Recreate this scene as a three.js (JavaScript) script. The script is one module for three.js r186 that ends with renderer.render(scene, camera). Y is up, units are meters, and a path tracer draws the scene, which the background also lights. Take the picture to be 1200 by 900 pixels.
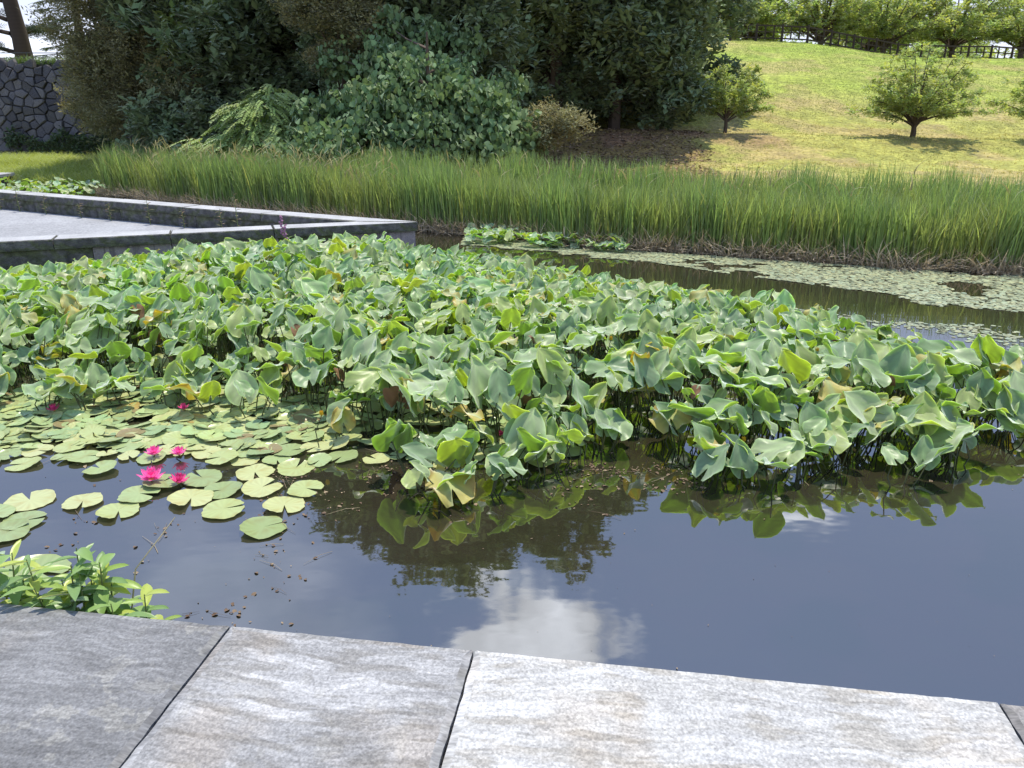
import * as THREE from 'three';
import { mergeGeometries, toCreasedNormals } from 'three/addons/utils/BufferGeometryUtils.js';

// ---------------------------------------------------------------- camera, sky, sun, exposure
const scene = new THREE.Scene();
const camera = new THREE.PerspectiveCamera(53.13, 4 / 3, 0.05, 1500);
const EYE = 2.0, PITCH = Math.atan(320 / 900);
camera.position.set(0, EYE, 0);
camera.rotation.set(-PITCH, 0, 0);

const renderer = new THREE.WebGLRenderer({ antialias: true });
renderer.toneMapping = THREE.LinearToneMapping;
renderer.toneMappingExposure = 1.12;
renderer.shadowMap.enabled = true;

const rad = Math.PI / 180;
const SUN_EL = 63 * rad, SUN_AZ = 10 * rad;                       // ahead of the camera, a little to the right
const sunDir = new THREE.Vector3(Math.sin(SUN_AZ) * Math.cos(SUN_EL), Math.sin(SUN_EL), -Math.cos(SUN_AZ) * Math.cos(SUN_EL));
const sun = new THREE.DirectionalLight(new THREE.Color().setRGB(1, 0.93, 0.80), 5.0);
sun.position.copy(sunDir).multiplyScalar(120); sun.target.position.set(0, 0, -20);
sun.castShadow = true; sun.shadow.mapSize.set(4096, 4096); sun.shadow.radius = 1;
Object.assign(sun.shadow.camera, { left: -60, right: 60, top: 60, bottom: -60, near: 1, far: 320 });
scene.add(sun, sun.target);

function mulberry(a) { return () => { a |= 0; a = a + 0x6D2B79F5 | 0; let t = Math.imul(a ^ a >>> 15, 1 | a); t = t + Math.imul(t ^ t >>> 7, 61 | t) ^ t; return ((t ^ t >>> 14) >>> 0) / 4294967296; }; }
const clamp = (x, a = 0, b = 1) => Math.min(b, Math.max(a, x));
const lerp = (a, b, t) => a + (b - a) * t;
const smooth = (a, b, x) => { const t = clamp((x - a) / (b - a)); return t * t * (3 - 2 * t); };
const hash2 = (x, y, s) => { let h = Math.imul(x | 0, 374761393) ^ Math.imul(y | 0, 668265263) ^ Math.imul(s | 0, 2147483647 ^ 0x5bd1e995); h = Math.imul(h ^ h >>> 13, 1274126177); h ^= h >>> 16; return (h >>> 0) / 4294967296; };
function vnoise(x, y, s = 0, per = 0) {
  const xi = Math.floor(x), yi = Math.floor(y), fx = x - xi, fy = y - yi, u = fx * fx * (3 - 2 * fx), v = fy * fy * (3 - 2 * fy);
  const w = per ? (a) => ((a % per) + per) % per : (a) => a;
  const a = hash2(w(xi), w(yi), s), b = hash2(w(xi + 1), w(yi), s), c = hash2(w(xi), w(yi + 1), s), d = hash2(w(xi + 1), w(yi + 1), s);
  return a + (b - a) * u + (c - a) * v + (a - b - c + d) * u * v;
}
function fbm(x, y, s = 0, oct = 5, per = 0) { let f = 0, a = 0.5, t = 0; for (let i = 0; i < oct; i++) { f += a * vnoise(x, y, s + i * 17, per); t += a; a *= 0.5; x *= 2; y *= 2; per *= 2; } return f / t; }

{ // summer sky: white haze low down, blue above, cumulus; the same recipe all the way round
  const W = 2048, H = 1024, data = new Float32Array(W * H * 4);
  const cum = [ // heaps of cumulus: azimuth, elevation, half width, half height (degrees)
    [0.2, 38.0, 8.6, 6], [24, 27, 5, 1.6], [-19, 38.5, 7, 3.4], [-70, 30, 14, 7], [62, 34, 12, 6], [120, 36, 16, 8], [-130, 32, 15, 7], [172, 40, 14, 7], [-40, 62, 12, 5], [95, 64, 12, 6], [-105, 58, 14, 6], [150, 66, 12, 5]];
  const wisp = [0.95, 0.8, 0.34, 0.9, 0.9, 0.95, 0.9, 0.95, 0.5, 0.7, 0.6, 0.7];
  for (let j = 0; j < H; j++) for (let i = 0; i < W; i++) {
    const el = ((j + 0.5) / H - 0.5) * Math.PI, lon = ((i + 0.5) / W - 0.5) * 2 * Math.PI;
    const x = Math.cos(el) * Math.cos(lon), y = Math.sin(el), z = Math.cos(el) * Math.sin(lon), k = (j * W + i) * 4;
    const t = clamp(y), g = Math.pow(1 - t, 3.2);
    let r = lerp(0.28, 1.04, g), gg = lerp(0.47, 1.08, g), b = lerp(0.96, 1.18, g);
    const cs = x * sunDir.x + y * sunDir.y + z * sunDir.z, glow = 0.30 * Math.pow(clamp(cs), 7);
    r += glow * 0.9; gg += glow * 0.95; b += glow;
    if (y > 0.02) {
      const az = Math.atan2(x, -z) / rad, ed = el / rad;
      const px = x / (y + 0.25), pz = z / (y + 0.25);
      let c = 0.22 * smooth(0.54, 0.8, fbm(px * 2.2 + 7, pz * 2.2 + 3, 5, 6));       // thin veils everywhere
      const ca = Math.cos(el);
      cum.forEach(([a0, e0, wa, he], n) => {
        let da = az - a0; da -= 360 * Math.round(da / 360); da *= ca / Math.cos(e0 * rad);
        const dd = Math.hypot(da / wa, (ed - e0) / he);
        if (dd < 2) { const nn = fbm(da * 0.22 + n * 9, ed * 0.30 + n * 5, 31 + n, 7) - 0.5; c = Math.max(c, wisp[n] * smooth(-0.12, 0.5, 1 - dd * 1.15 + nn * 2.6)); }
      });
      const lit = 0.55 + 0.95 * fbm(az * 0.25, ed * 0.34, 77, 6);
      r = lerp(r, 1.95 * lit, c); gg = lerp(gg, 2.05 * lit, c); b = lerp(b, 2.25 * lit, c);
    }
    data[k] = r; data[k + 1] = gg; data[k + 2] = b; data[k + 3] = 1;
  }
  const sky = new THREE.DataTexture(data, W, H, THREE.RGBAFormat, THREE.FloatType);
  sky.mapping = THREE.EquirectangularReflectionMapping; sky.magFilter = THREE.LinearFilter; sky.needsUpdate = true;
  scene.background = sky; scene.environment = sky; scene.backgroundIntensity = 1; scene.environmentIntensity = 1;
}

// ---------------------------------------------------------------- helpers
const names = {};
function numbered(n) { const k = names[n] = (names[n] ?? -1) + 1; return k ? `${n}_${String(k).padStart(3, '0')}` : n; }
function tag(o, label, category, group) { o.userData.label = label; o.userData.category = category; if (group) o.userData.group = group; return o; }
function thing(name, label, category, pos = [0, 0, 0], group) { const g = new THREE.Group(); g.name = numbered(name); g.position.set(...pos); tag(g, label, category, group); scene.add(g); return g; }
function part(name, geo, mat, parent) { const m = new THREE.Mesh(geo, mat); m.name = name; m.castShadow = m.receiveShadow = true; parent.add(m); return m; }
function structure(name, geo, mat) { const m = part(name, geo, mat, scene); m.userData.kind = 'structure'; return m; }
const lin = (r, g, b) => new THREE.Color().setRGB(r, g, b);
const V = (x, y, z) => new THREE.Vector3(x, y, z);

function tex(size, fn, srgb = true, repeat = true) {   // fn(u, v, i, j) -> [r, g, b] in 0..1 or a grey number
  const d = new Uint8Array(size * size * 4);
  for (let j = 0; j < size; j++) for (let i = 0; i < size; i++) { const c = fn(i / size, j / size, i, j), k = (j * size + i) * 4; const a = Array.isArray(c) ? c : [c, c, c]; for (let q = 0; q < 3; q++) d[k + q] = clamp(a[q]) * 255; d[k + 3] = 255; }
  const t = new THREE.DataTexture(d, size, size); t.magFilter = THREE.LinearFilter; t.minFilter = THREE.LinearMipmapLinearFilter; t.generateMipmaps = true;
  if (repeat) t.wrapS = t.wrapT = THREE.RepeatWrapping;
  if (srgb) t.colorSpace = THREE.SRGBColorSpace; t.needsUpdate = true; return t;
}
const mix3 = (a, b, t) => [lerp(a[0], b[0], t), lerp(a[1], b[1], t), lerp(a[2], b[2], t)];

function geoFrom(pos, idx, uv, col) {
  const g = new THREE.BufferGeometry();
  g.setAttribute('position', new THREE.Float32BufferAttribute(pos, 3));
  if (uv) g.setAttribute('uv', new THREE.Float32BufferAttribute(uv, 2));
  if (col) g.setAttribute('color', new THREE.Float32BufferAttribute(col, 3));
  g.setIndex(idx); g.computeVertexNormals(); return g;
}
function tube(points, radii, sides = 7) {               // a tapered, capped limb through the points
  const pos = [], idx = [], uv = [], n = points.length, up = V(0.31, 0.9, 0.17), t = V(), a = V(), b = V();
  let run = 0;
  for (let i = 0; i < n; i++) {
    t.subVectors(points[Math.min(n - 1, i + 1)], points[Math.max(0, i - 1)]).normalize();
    a.crossVectors(Math.abs(t.dot(up)) > 0.97 ? V(1, 0, 0) : up, t).normalize(); b.crossVectors(t, a);
    if (i) run += points[i].distanceTo(points[i - 1]);
    for (let s = 0; s <= sides; s++) { const an = s / sides * Math.PI * 2, c = Math.cos(an) * radii[i], d = Math.sin(an) * radii[i]; pos.push(points[i].x + a.x * c + b.x * d, points[i].y + a.y * c + b.y * d, points[i].z + a.z * c + b.z * d); uv.push(s / sides * 6.28 * radii[0], run); }
  }
  const w = sides + 1;
  for (let i = 0; i < n - 1; i++) for (let s = 0; s < sides; s++) { const p = i * w + s; idx.push(p, p + 1, p + w, p + 1, p + w + 1, p + w); }
  const e = pos.length / 3; pos.push(points[n - 1].x, points[n - 1].y, points[n - 1].z); uv.push(0, run);
  for (let s = 0; s < sides; s++) idx.push((n - 1) * w + s, (n - 1) * w + s + 1, e);
  return geoFrom(pos, idx, uv);
}
function prism(poly, y0, y1, ch = 0.006, uvScale = 1, wob = null) {  // polygon [x,z] standing from y0 to y1, chamfered at the top; uv in metres
  const n = poly.length, pos = [], uv = [], idx = [];
  let cx = 0, cz = 0; for (const [x, z] of poly) { cx += x / n; cz += z / n; }
  const inset = poly.map(([x, z], i) => { const p = poly[(i + n - 1) % n], q = poly[(i + 1) % n]; const e1 = V(x - p[0], 0, z - p[1]).normalize(), e2 = V(q[0] - x, 0, q[1] - z).normalize(); const d = V(e2.x - e1.x, 0, e2.z - e1.z); const L = d.length() || 1; let s = ch / Math.max(0.3, Math.sqrt((1 + clamp(-e1.dot(e2), -1, 1)) / 2)) ; const inn = d.multiplyScalar(s / L); if (inn.x * (cx - x) + inn.z * (cz - z) < 0) inn.negate(); return [x + inn.x, z + inn.z]; });
  const area = poly.reduce((s, [x, z], i) => { const q = poly[(i + 1) % n]; return s + x * q[1] - q[0] * z; }, 0), flip = area > 0;
  const tri = (a, b, c) => flip ? idx.push(a, c, b) : idx.push(a, b, c);
  const push = (x, y, z, u, v) => { pos.push(x, y, z); uv.push(u * uvScale, v * uvScale); return pos.length / 3 - 1; };
  const top = inset.map(([x, z]) => push(x, y1, z, x, z)), c = push(cx, y1, cz, cx, cz);
  for (let i = 0; i < n; i++) tri(c, top[i], top[(i + 1) % n]);
  let run = 0;
  for (let i = 0; i < n; i++) {
    const A = poly[i], B = poly[(i + 1) % n], a = inset[i], b = inset[(i + 1) % n], L = Math.hypot(B[0] - A[0], B[1] - A[1]);
    let p = [push(a[0], y1, a[1], run, y1 + ch), push(b[0], y1, b[1], run + L, y1 + ch), push(A[0], y1 - ch, A[1], run, y1), push(B[0], y1 - ch, B[1], run + L, y1)];
    tri(p[0], p[2], p[1]); tri(p[1], p[2], p[3]);
    p = [push(A[0], y1 - ch, A[1], run, y1), push(B[0], y1 - ch, B[1], run + L, y1), push(A[0], y0, A[1], run, y0), push(B[0], y0, B[1], run + L, y0)];
    tri(p[0], p[2], p[1]); tri(p[1], p[2], p[3]); run += L;
  }
  return geoFrom(pos, idx, uv);
}
const leafMat = (r, g, b, o = {}) => new THREE.MeshPhysicalMaterial({ color: lin(r, g, b), roughness: 1, transmission: o.t ?? 0.4, thickness: 0, side: THREE.DoubleSide, clearcoat: o.coat ?? 0, clearcoatRoughness: o.cr ?? 0.4, sheen: o.sheen ?? 0, sheenColor: o.sc ?? lin(0.8, 0.95, 1), sheenRoughness: 0.6, vertexColors: !!o.vc, map: o.map ?? null });
function scatter(name, geo, mat, list, parent = scene) {  // list: [matrix, colour]; what nobody could count
  const m = new THREE.InstancedMesh(geo, mat, list.length); m.name = name; m.userData.kind = 'stuff'; m.castShadow = m.receiveShadow = true;
  list.forEach(([mm, c], i) => { m.setMatrixAt(i, mm); if (c) m.setColorAt(i, c); });
  parent.add(m); return m;
}
const Q = new THREE.Quaternion(), E3 = new THREE.Euler();
const place = (x, y, z, ry, rx, rz, sx, sy = sx, sz = sx) => new THREE.Matrix4().compose(V(x, y, z), Q.setFromEuler(E3.set(rx, ry, rz, 'YXZ')), V(sx, sy, sz));
const tint = (rnd, a = 0.25, warm = 0.1) => { const b = 1 - a / 2 + rnd() * a, w = (rnd() - 0.5) * 2 * warm; return lin(b * (1 + w), b, b * (1 - w)); };
const pw = (pts, x) => { if (x <= pts[0][0]) return pts[0][1]; for (let i = 1; i < pts.length; i++) if (x <= pts[i][0]) return lerp(pts[i - 1][1], pts[i][1], (x - pts[i - 1][0]) / (pts[i][0] - pts[i - 1][0])); return pts[pts.length - 1][1]; };
function inside(poly, x, z) { let r = false; for (let i = 0, j = poly.length - 1; i < poly.length; j = i++) { const [a, b] = poly[i], [c, d] = poly[j]; if ((b > z) !== (d > z) && x < (c - a) * (z - b) / (d - b) + a) r = !r; } return r; }

// ---------------------------------------------------------------- terrain, water
const REED = [[-60, -34], [-24, -26], [-11.2, -20.6], [-5.3, -16.2], [-1.5, -13.8], [1.3, -12], [4.7, -10.6], [6.7, -10], [12, -8.6], [30, -4], [60, 4]];
const CREST = [[-20, 4.4], [4, 5.9], [13, 5.95], [17.5, 5.85], [24, 5.0], [34, 4.95], [80, 5.2]];
const BREAK = [[-20, 1.2], [2.7, 1.43], [6.9, 1.35], [12.8, 1.22], [16.5, 1.1], [40, 1.0]];
function terrain(x, z) {
  const s = pw(REED, x) - z;
  if (z > 0.5) return 0.25;
  if (s < 1.4) return Math.max(-0.6, -0.5 + 0.5 * (s / 1.4));
  const zs = -(pw(REED, x) - 3.2), yb = pw(BREAK, x), C = pw(CREST, x);
  let h = s < 3.2 ? lerp(0, 0.16, (s - 1.4) / 1.8) : 0;
  if (s >= 3.2) {
    const k = clamp((-z - zs) / Math.max(2, 26 - zs));
    h = lerp(0.16, yb, 0.62 * Math.pow(k, 1.2) + 0.38 * smooth(0.72, 1, k));
    if (-z > 26) {
      const q = clamp((-z - 26) / 24);
      const ramp = q < 0.09 ? -0.014 * Math.sin(q / 0.09 * Math.PI) : lerp(0, 1, (q - 0.09) / 0.91);
      const ledge = 0.018 * Math.sin(clamp((q - 0.42) / 0.1, 0, 1) * Math.PI * 2);
      h = yb + (C - yb) * (ramp + ledge);
      if (-z > 50) h = C + 0.02 * Math.min(60, -z - 50);
    }
  }
  const left = smooth(-9, -14, x), flat = -z < 30.6 ? Math.min(h, 0.25) : lerp(0.25, 3.75, smooth(30.6, 31.3, -z));
  h = lerp(h, flat, left);
  return h + (fbm(x * 0.7, z * 0.7, 3, 3) - 0.5) * 0.12 * smooth(3, 6, s);
}
const grassTex = tex(1024, (u, v) => {
  const big = fbm(u * 6, v * 6, 11, 4, 6), mid = fbm(u * 40, v * 40, 12, 3, 40), fine = fbm(u * 220, v * 220, 13, 2, 220), dry = smooth(0.5, 0.68, fbm(u * 9, v * 9, 19, 5, 9));
  let c = mix3([0.53, 0.545, 0.26], [0.64, 0.64, 0.33], big); c = mix3(c, [0.62, 0.56, 0.38], dry * 0.75);
  const k = 0.62 + 0.34 * mid + 0.42 * fine; return [c[0] * k, c[1] * k, c[2] * k];
});
const grassBump = tex(512, (u, v) => fbm(u * 120, v * 120, 21, 3, 120), false);
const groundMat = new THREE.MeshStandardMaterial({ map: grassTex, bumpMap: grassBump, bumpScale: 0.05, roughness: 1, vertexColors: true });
{
  const xs = [], zs = []; for (let i = 0; i <= 200; i++) { const t = i / 100 - 1; xs.push(Math.sign(t) * (45 * Math.abs(t) + 355 * Math.pow(Math.abs(t), 7))); }
  for (let i = 0; i <= 240; i++) { const t = i / 240; zs.push(t < 0.85 ? 6 - 72 * t / 0.85 : -66 - 340 * Math.pow((t - 0.85) / 0.15, 2.5)); }
  zs.unshift(60, 400);
  const pos = [], uv = [], idx = [], col = [], w = xs.length;
  for (const z of zs) for (const x of xs) {
    pos.push(x, terrain(x, z), z); uv.push(x / 14, z / 14);
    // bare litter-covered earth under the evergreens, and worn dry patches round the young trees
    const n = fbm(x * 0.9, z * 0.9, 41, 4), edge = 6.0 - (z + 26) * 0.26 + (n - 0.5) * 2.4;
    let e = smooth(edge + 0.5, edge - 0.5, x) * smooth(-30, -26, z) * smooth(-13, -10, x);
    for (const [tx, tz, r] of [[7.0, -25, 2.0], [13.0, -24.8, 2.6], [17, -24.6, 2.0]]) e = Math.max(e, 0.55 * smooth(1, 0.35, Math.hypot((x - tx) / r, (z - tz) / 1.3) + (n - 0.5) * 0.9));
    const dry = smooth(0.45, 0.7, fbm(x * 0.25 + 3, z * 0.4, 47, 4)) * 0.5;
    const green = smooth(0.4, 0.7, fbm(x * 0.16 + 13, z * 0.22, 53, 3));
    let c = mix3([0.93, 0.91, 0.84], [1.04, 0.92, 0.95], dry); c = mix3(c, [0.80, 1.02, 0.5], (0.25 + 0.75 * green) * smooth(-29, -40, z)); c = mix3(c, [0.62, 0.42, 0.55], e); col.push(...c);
  }
  for (let j = 0; j < zs.length - 1; j++) for (let i = 0; i < w - 1; i++) { const a = j * w + i; idx.push(a, a + 1, a + w, a + 1, a + w + 1, a + w); }
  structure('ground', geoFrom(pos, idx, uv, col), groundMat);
}
const waterBump = tex(1024, (u, v) => 0.6 * fbm(u * 10, v * 26, 61, 4, 2) + 0.4 * fbm(u * 6, v * 9, 67, 3, 3), false);
const waterTex = tex(512, (u, v) => { const n = fbm(u * 8, v * 8, 71, 6, 8), m = smooth(0.45, 0.7, fbm(u * 14, v * 14, 73, 5, 14)); return mix3(mix3([0.165, 0.16, 0.13], [0.20, 0.18, 0.13], n), [0.17, 0.165, 0.115], m); });
{
  const g = new THREE.PlaneGeometry(120, 52, 1, 1).rotateX(-Math.PI / 2); g.translate(-10, 0, -25.5);
  const p = g.attributes.position, uv = g.attributes.uv; for (let i = 0; i < p.count; i++) uv.setXY(i, p.getX(i) / 6, p.getZ(i) / 6);
  structure('water', g, new THREE.MeshPhysicalMaterial({ map: waterTex, roughness: 0.02, ior: 2.33, specularIntensity: 1.3, bumpMap: waterBump, bumpScale: 0.003 }));
}

// ---------------------------------------------------------------- near paving: big stone slabs along the water
function slabTex(seed, base, pale, dark, streak, lichen) {
  return tex(1024, (u, v) => {
    const grain = fbm(u * 300, v * 300, seed + 1, 2), speck = vnoise(u * 620, v * 620, seed + 2), cloud = fbm(u * 5, v * 5, seed + 3, 5);
    const wv = v + 0.10 * fbm(u * 3, v * 3, seed + 4, 4) - 0.10 * u, st = smooth(0.46, 0.74, fbm(u * 8, wv * 70, seed + 5, 6));
    const dk = smooth(0.52, 0.7, fbm(u * 14, wv * 60, seed + 6, 6)), li = smooth(0.60, 0.66, fbm(u * 34, v * 34, seed + 7, 5)) * smooth(0.40, 0.62, fbm(u * 3 + 4, v * 3, seed + 8, 3));
    let c = mix3(base, pale, st * streak * (0.5 + cloud)); c = mix3(c, dark, dk * 0.5); c = mix3(c, [0.62, 0.61, 0.57], li * lichen);
    const warm = smooth(0.55, 0.8, fbm(u * 6, v * 6, seed + 9, 4)) * 0.3; c = mix3(c, [c[0] * 1.02, c[1] * 0.92, c[2] * 0.8], warm);
    const fs = fbm(u * 34, wv * 240, seed + 10, 3); const k = 0.76 + 0.22 * cloud + 0.34 * (grain - 0.3) + 0.16 * (speck - 0.5) + 0.24 * (fs - 0.5); return [c[0] * k, c[1] * k, c[2] * k];
  });
}
const slabBump = tex(1024, (u, v) => 0.55 * fbm(u * 160, v * 160, 91, 3) + 0.45 * fbm(u * 12, v * 30, 92, 5), false);
const slabMats = [
  slabTex(100, [0.45, 0.452, 0.455], [0.52, 0.522, 0.525], [0.37, 0.37, 0.372], 0.6, 0.4),
  slabTex(200, [0.555, 0.555, 0.555], [0.64, 0.64, 0.64], [0.44, 0.43, 0.41], 0.8, 0.2),
  slabTex(300, [0.655, 0.652, 0.64], [0.71, 0.71, 0.705], [0.54, 0.52, 0.48], 0.9, 0.1),
  slabTex(400, [0.50, 0.49, 0.48], [0.6, 0.6, 0.58], [0.38, 0.37, 0.36], 0.6, 0.4)]
  .map((map) => new THREE.MeshStandardMaterial({ map, bumpMap: slabBump, bumpScale: 0.006, roughness: 0.8 }));
{
  const pavement = new THREE.Group(); pavement.name = 'pavement'; pavement.userData.kind = 'structure'; scene.add(pavement);
  const ex = [0.9889, 0.1487], dx = [-0.1487, 0.9889], o = [-0.92, -2.1], P = (a, d) => [o[0] + ex[0] * a + dx[0] * d, o[1] + ex[1] * a + dx[1] * d];
  const cuts = [-5.2, -3.4, -2.35, 0, 0.812, 2.33, 3.2, 4.7, 6.2], order = [3, 1, 0, 1, 2, 3, 1, 2];
  for (let row = 0; row < 3; row++) for (let i = 0; i < cuts.length - 1; i++) {
    const sh = row * 0.37, g = 0.0038, d0 = row * 1.35 + (row ? g : 0), d1 = row * 1.35 + 1.35 - g;
    const dip = 0.004 * (hash2(i, row, 9) - 0.5);
    const cor = [[cuts[i] + sh + g, d0], [cuts[i + 1] + sh - g, d0], [cuts[i + 1] + sh - g, d1], [cuts[i] + sh + g, d1]], ring = [];
    cor.forEach(([a, d], q) => { const [b, e] = cor[(q + 1) % 4], n = 34; for (let t = 0; t < n; t++) { const f = t / n, chip = t ? (vnoise(i * 7 + q * 31 + t * 0.9, row * 5, 88) - 0.5) * 0.004 - 0.006 * smooth(0.86, 1, vnoise(i * 13 + q * 17 + t * 0.7, row, 89)) : 0, in0 = q === 0 ? 1 : q === 2 ? -1 : 0, in1 = q === 3 ? 1 : q === 1 ? -1 : 0; ring.push(P(lerp(a, b, f) - in1 * chip, lerp(d, e, f) - in0 * chip)); } });
    const sg = prism(ring, 0.30, 0.42 + dip, 0.007, 0.56), su = sg.attributes.uv; sg.computeBoundingBox(); for (let q = 0; q < su.count; q++) su.setXY(q, su.getX(q) - sg.boundingBox.min.x * 0.56 + 0.01, su.getY(q) - sg.boundingBox.min.z * 0.56 + 0.03);
    part('slab', sg, slabMats[order[(i + row) % 8]], pavement);
  }
  const base = prism([P(-5.2, 0.05), P(6.9, 0.05), P(6.9, 4.5), P(-5.2, 4.5)], -0.5, 0.297, 0.004, 0.3);
  part('bedding', base, new THREE.MeshStandardMaterial({ color: lin(0.14, 0.135, 0.125), roughness: 1 }), pavement);
}

// ---------------------------------------------------------------- stone terrace across the pond (two parapets meeting in a point, pale floor between)
const concreteTex = tex(1024, (u, v) => { const n = fbm(u * 8, v * 8, 141, 5, 8), f = fbm(u * 180, v * 180, 142, 2, 180), drip = smooth(0.5, 0.75, fbm(u * 60, v * 3, 143, 4)); const k = 0.75 + 0.35 * n + 0.2 * (f - 0.5); return mix3([0.56 * k, 0.53 * k, 0.535 * k], [0.30, 0.285, 0.295], drip * 0.55); });
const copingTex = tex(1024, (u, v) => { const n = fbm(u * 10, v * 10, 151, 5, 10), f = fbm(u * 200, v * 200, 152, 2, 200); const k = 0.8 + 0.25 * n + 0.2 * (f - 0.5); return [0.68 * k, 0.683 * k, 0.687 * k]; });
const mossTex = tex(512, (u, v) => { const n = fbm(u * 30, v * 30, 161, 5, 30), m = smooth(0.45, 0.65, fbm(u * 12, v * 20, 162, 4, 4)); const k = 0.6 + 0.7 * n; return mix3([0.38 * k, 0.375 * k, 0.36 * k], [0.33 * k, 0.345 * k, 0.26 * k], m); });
const floorTex = tex(1024, (u, v) => { const n = fbm(u * 9, v * 9, 171, 5, 9), f = fbm(u * 260, v * 260, 172, 2, 260); const k = 0.82 + 0.2 * n + 0.3 * (f - 0.5), row = smooth(0.47, 0.5, Math.abs((v * 16) % 1 - 0.5)) * 0.4 * smooth(0.35, 0.6, n); const c = [0.61 * k, 0.615 * k, 0.625 * k]; return mix3(c, [0.4, 0.41, 0.44], row); });
{
  const terrace = thing('stone_terrace', 'pale floored stone terrace with dark parapet walls meeting in a pointed corner', 'terrace');
  const wallM = new THREE.MeshStandardMaterial({ map: concreteTex, roughness: 0.95, bumpMap: slabBump, bumpScale: 0.01 });
  const copM = new THREE.MeshStandardMaterial({ map: copingTex, roughness: 0.8, bumpMap: slabBump, bumpScale: 0.004 });
  const edgeM = new THREE.MeshStandardMaterial({ map: mossTex, roughness: 1, bumpMap: slabBump, bumpScale: 0.02 });
  const floorM = new THREE.MeshStandardMaterial({ map: floorTex, roughness: 0.85 });
  const C = [-1.33, -10.79], dirA = [-0.9406, 0.3396], dirB = [-0.8811, -0.4729];    // near and far parapet, leftwards from the corner
  const nA = [-dirA[1], dirA[0]].map((v) => -v), nB = [dirB[1], -dirB[0]].map((v) => -v); // pointing into the terrace
  const at = (d, n, s, k) => [C[0] + d[0] * s + n[0] * k, C[1] + d[1] * s + n[1] * k];
  const mid = [dirA[0] + dirB[0], dirA[1] + dirB[1]]; const inA = nA[0] * mid[0] + nA[1] * mid[1] > 0 ? nA : nA.map((v) => -v), inB = nB[0] * mid[0] + nB[1] * mid[1] > 0 ? nB : nB.map((v) => -v);
  const w = 0.34, half = Math.acos(clamp(dirA[0] * dirB[0] + dirA[1] * dirB[1], -1, 1)) / 2, cornerS = w / Math.tan(half);
  for (const [d, n, L, over, name] of [[dirA, inA, 13, 0.035, 'coping_slab'], [dirB, inB, 20, 0.035, 'coping_slab']]) {
    let s = 0, k = 0;
    while (s < L) { // coping in separate slabs with open joints
      const len = d === dirA ? [1.9, 1.25, 1.3, 1.45, 1.2, 1.6][k % 6] : [2.6, 1.7, 1.9][k % 3], e = s + len;
      const first = s === 0;
      const poly = first ? [at(d, n, 0, -over), at(d, n, e - 0.005, -over), at(d, n, e - 0.005, w), at(d, n, cornerS, w)] : [at(d, n, s + 0.005, -over), at(d, n, e - 0.005, -over), at(d, n, e - 0.005, w), at(d, n, s + 0.005, w)];
      const g = prism(poly, 0.43, 0.55 + 0.004 * (hash2(k, 3, d === dirA ? 1 : 2) - 0.5), 0.012, 0.6);
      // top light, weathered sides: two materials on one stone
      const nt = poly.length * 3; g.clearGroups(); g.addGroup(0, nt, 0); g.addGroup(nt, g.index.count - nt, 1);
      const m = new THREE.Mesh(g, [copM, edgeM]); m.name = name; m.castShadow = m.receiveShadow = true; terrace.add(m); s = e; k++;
    }
    s = 0; k = 0;
    while (s < L) { const len = [1.1, 0.75, 1.3, 0.9][k % 4], e = s + len; part('wall_block', prism([at(d, n, s + (k ? 0.004 : 0.02), 0.0), at(d, n, e - 0.004, 0.0), at(d, n, e - 0.004, w - 0.03), at(d, n, s + (k ? 0.004 : cornerS * 0.9), w - 0.03)], -0.3, 0.43 - 0.002, 0.006, 0.5), k % 3 === 1 || d === dirB ? edgeM : wallM, terrace); s = e; k++; }
  }
  const inner = [at(dirA, inA, cornerS * 1.02, w), at(dirA, inA, 13, w), [-24, -14], at(dirB, inB, 20, w)];
  part('floor', prism(inner, -0.2, 0.24, 0.002, 0.16), floorM, terrace);
}
{ // a second low stone block standing in the water far to the left
  const b = thing('low_stone_wall', 'short dark low stone wall end standing in the water beyond the terrace', 'wall', [-14.6, 0, -21.3]);
  const m = new THREE.MeshStandardMaterial({ map: mossTex, roughness: 1 }), c = new THREE.MeshStandardMaterial({ map: copingTex, roughness: 0.8 });
  part('wall_block', prism([[-4, -0.3], [1.0, -0.3], [1.0, 0.3], [-4, 0.3]], -0.4, 0.34, 0.01, 0.5), m, b); part('coping_slab', prism([[-4.05, -0.35], [1.05, -0.35], [1.05, 0.35], [-4.05, 0.35]], 0.342, 0.42, 0.012, 0.5), c, b);
}

// ---------------------------------------------------------------- leaf shapes
const WHITE = lin(1, 1, 1);
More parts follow.
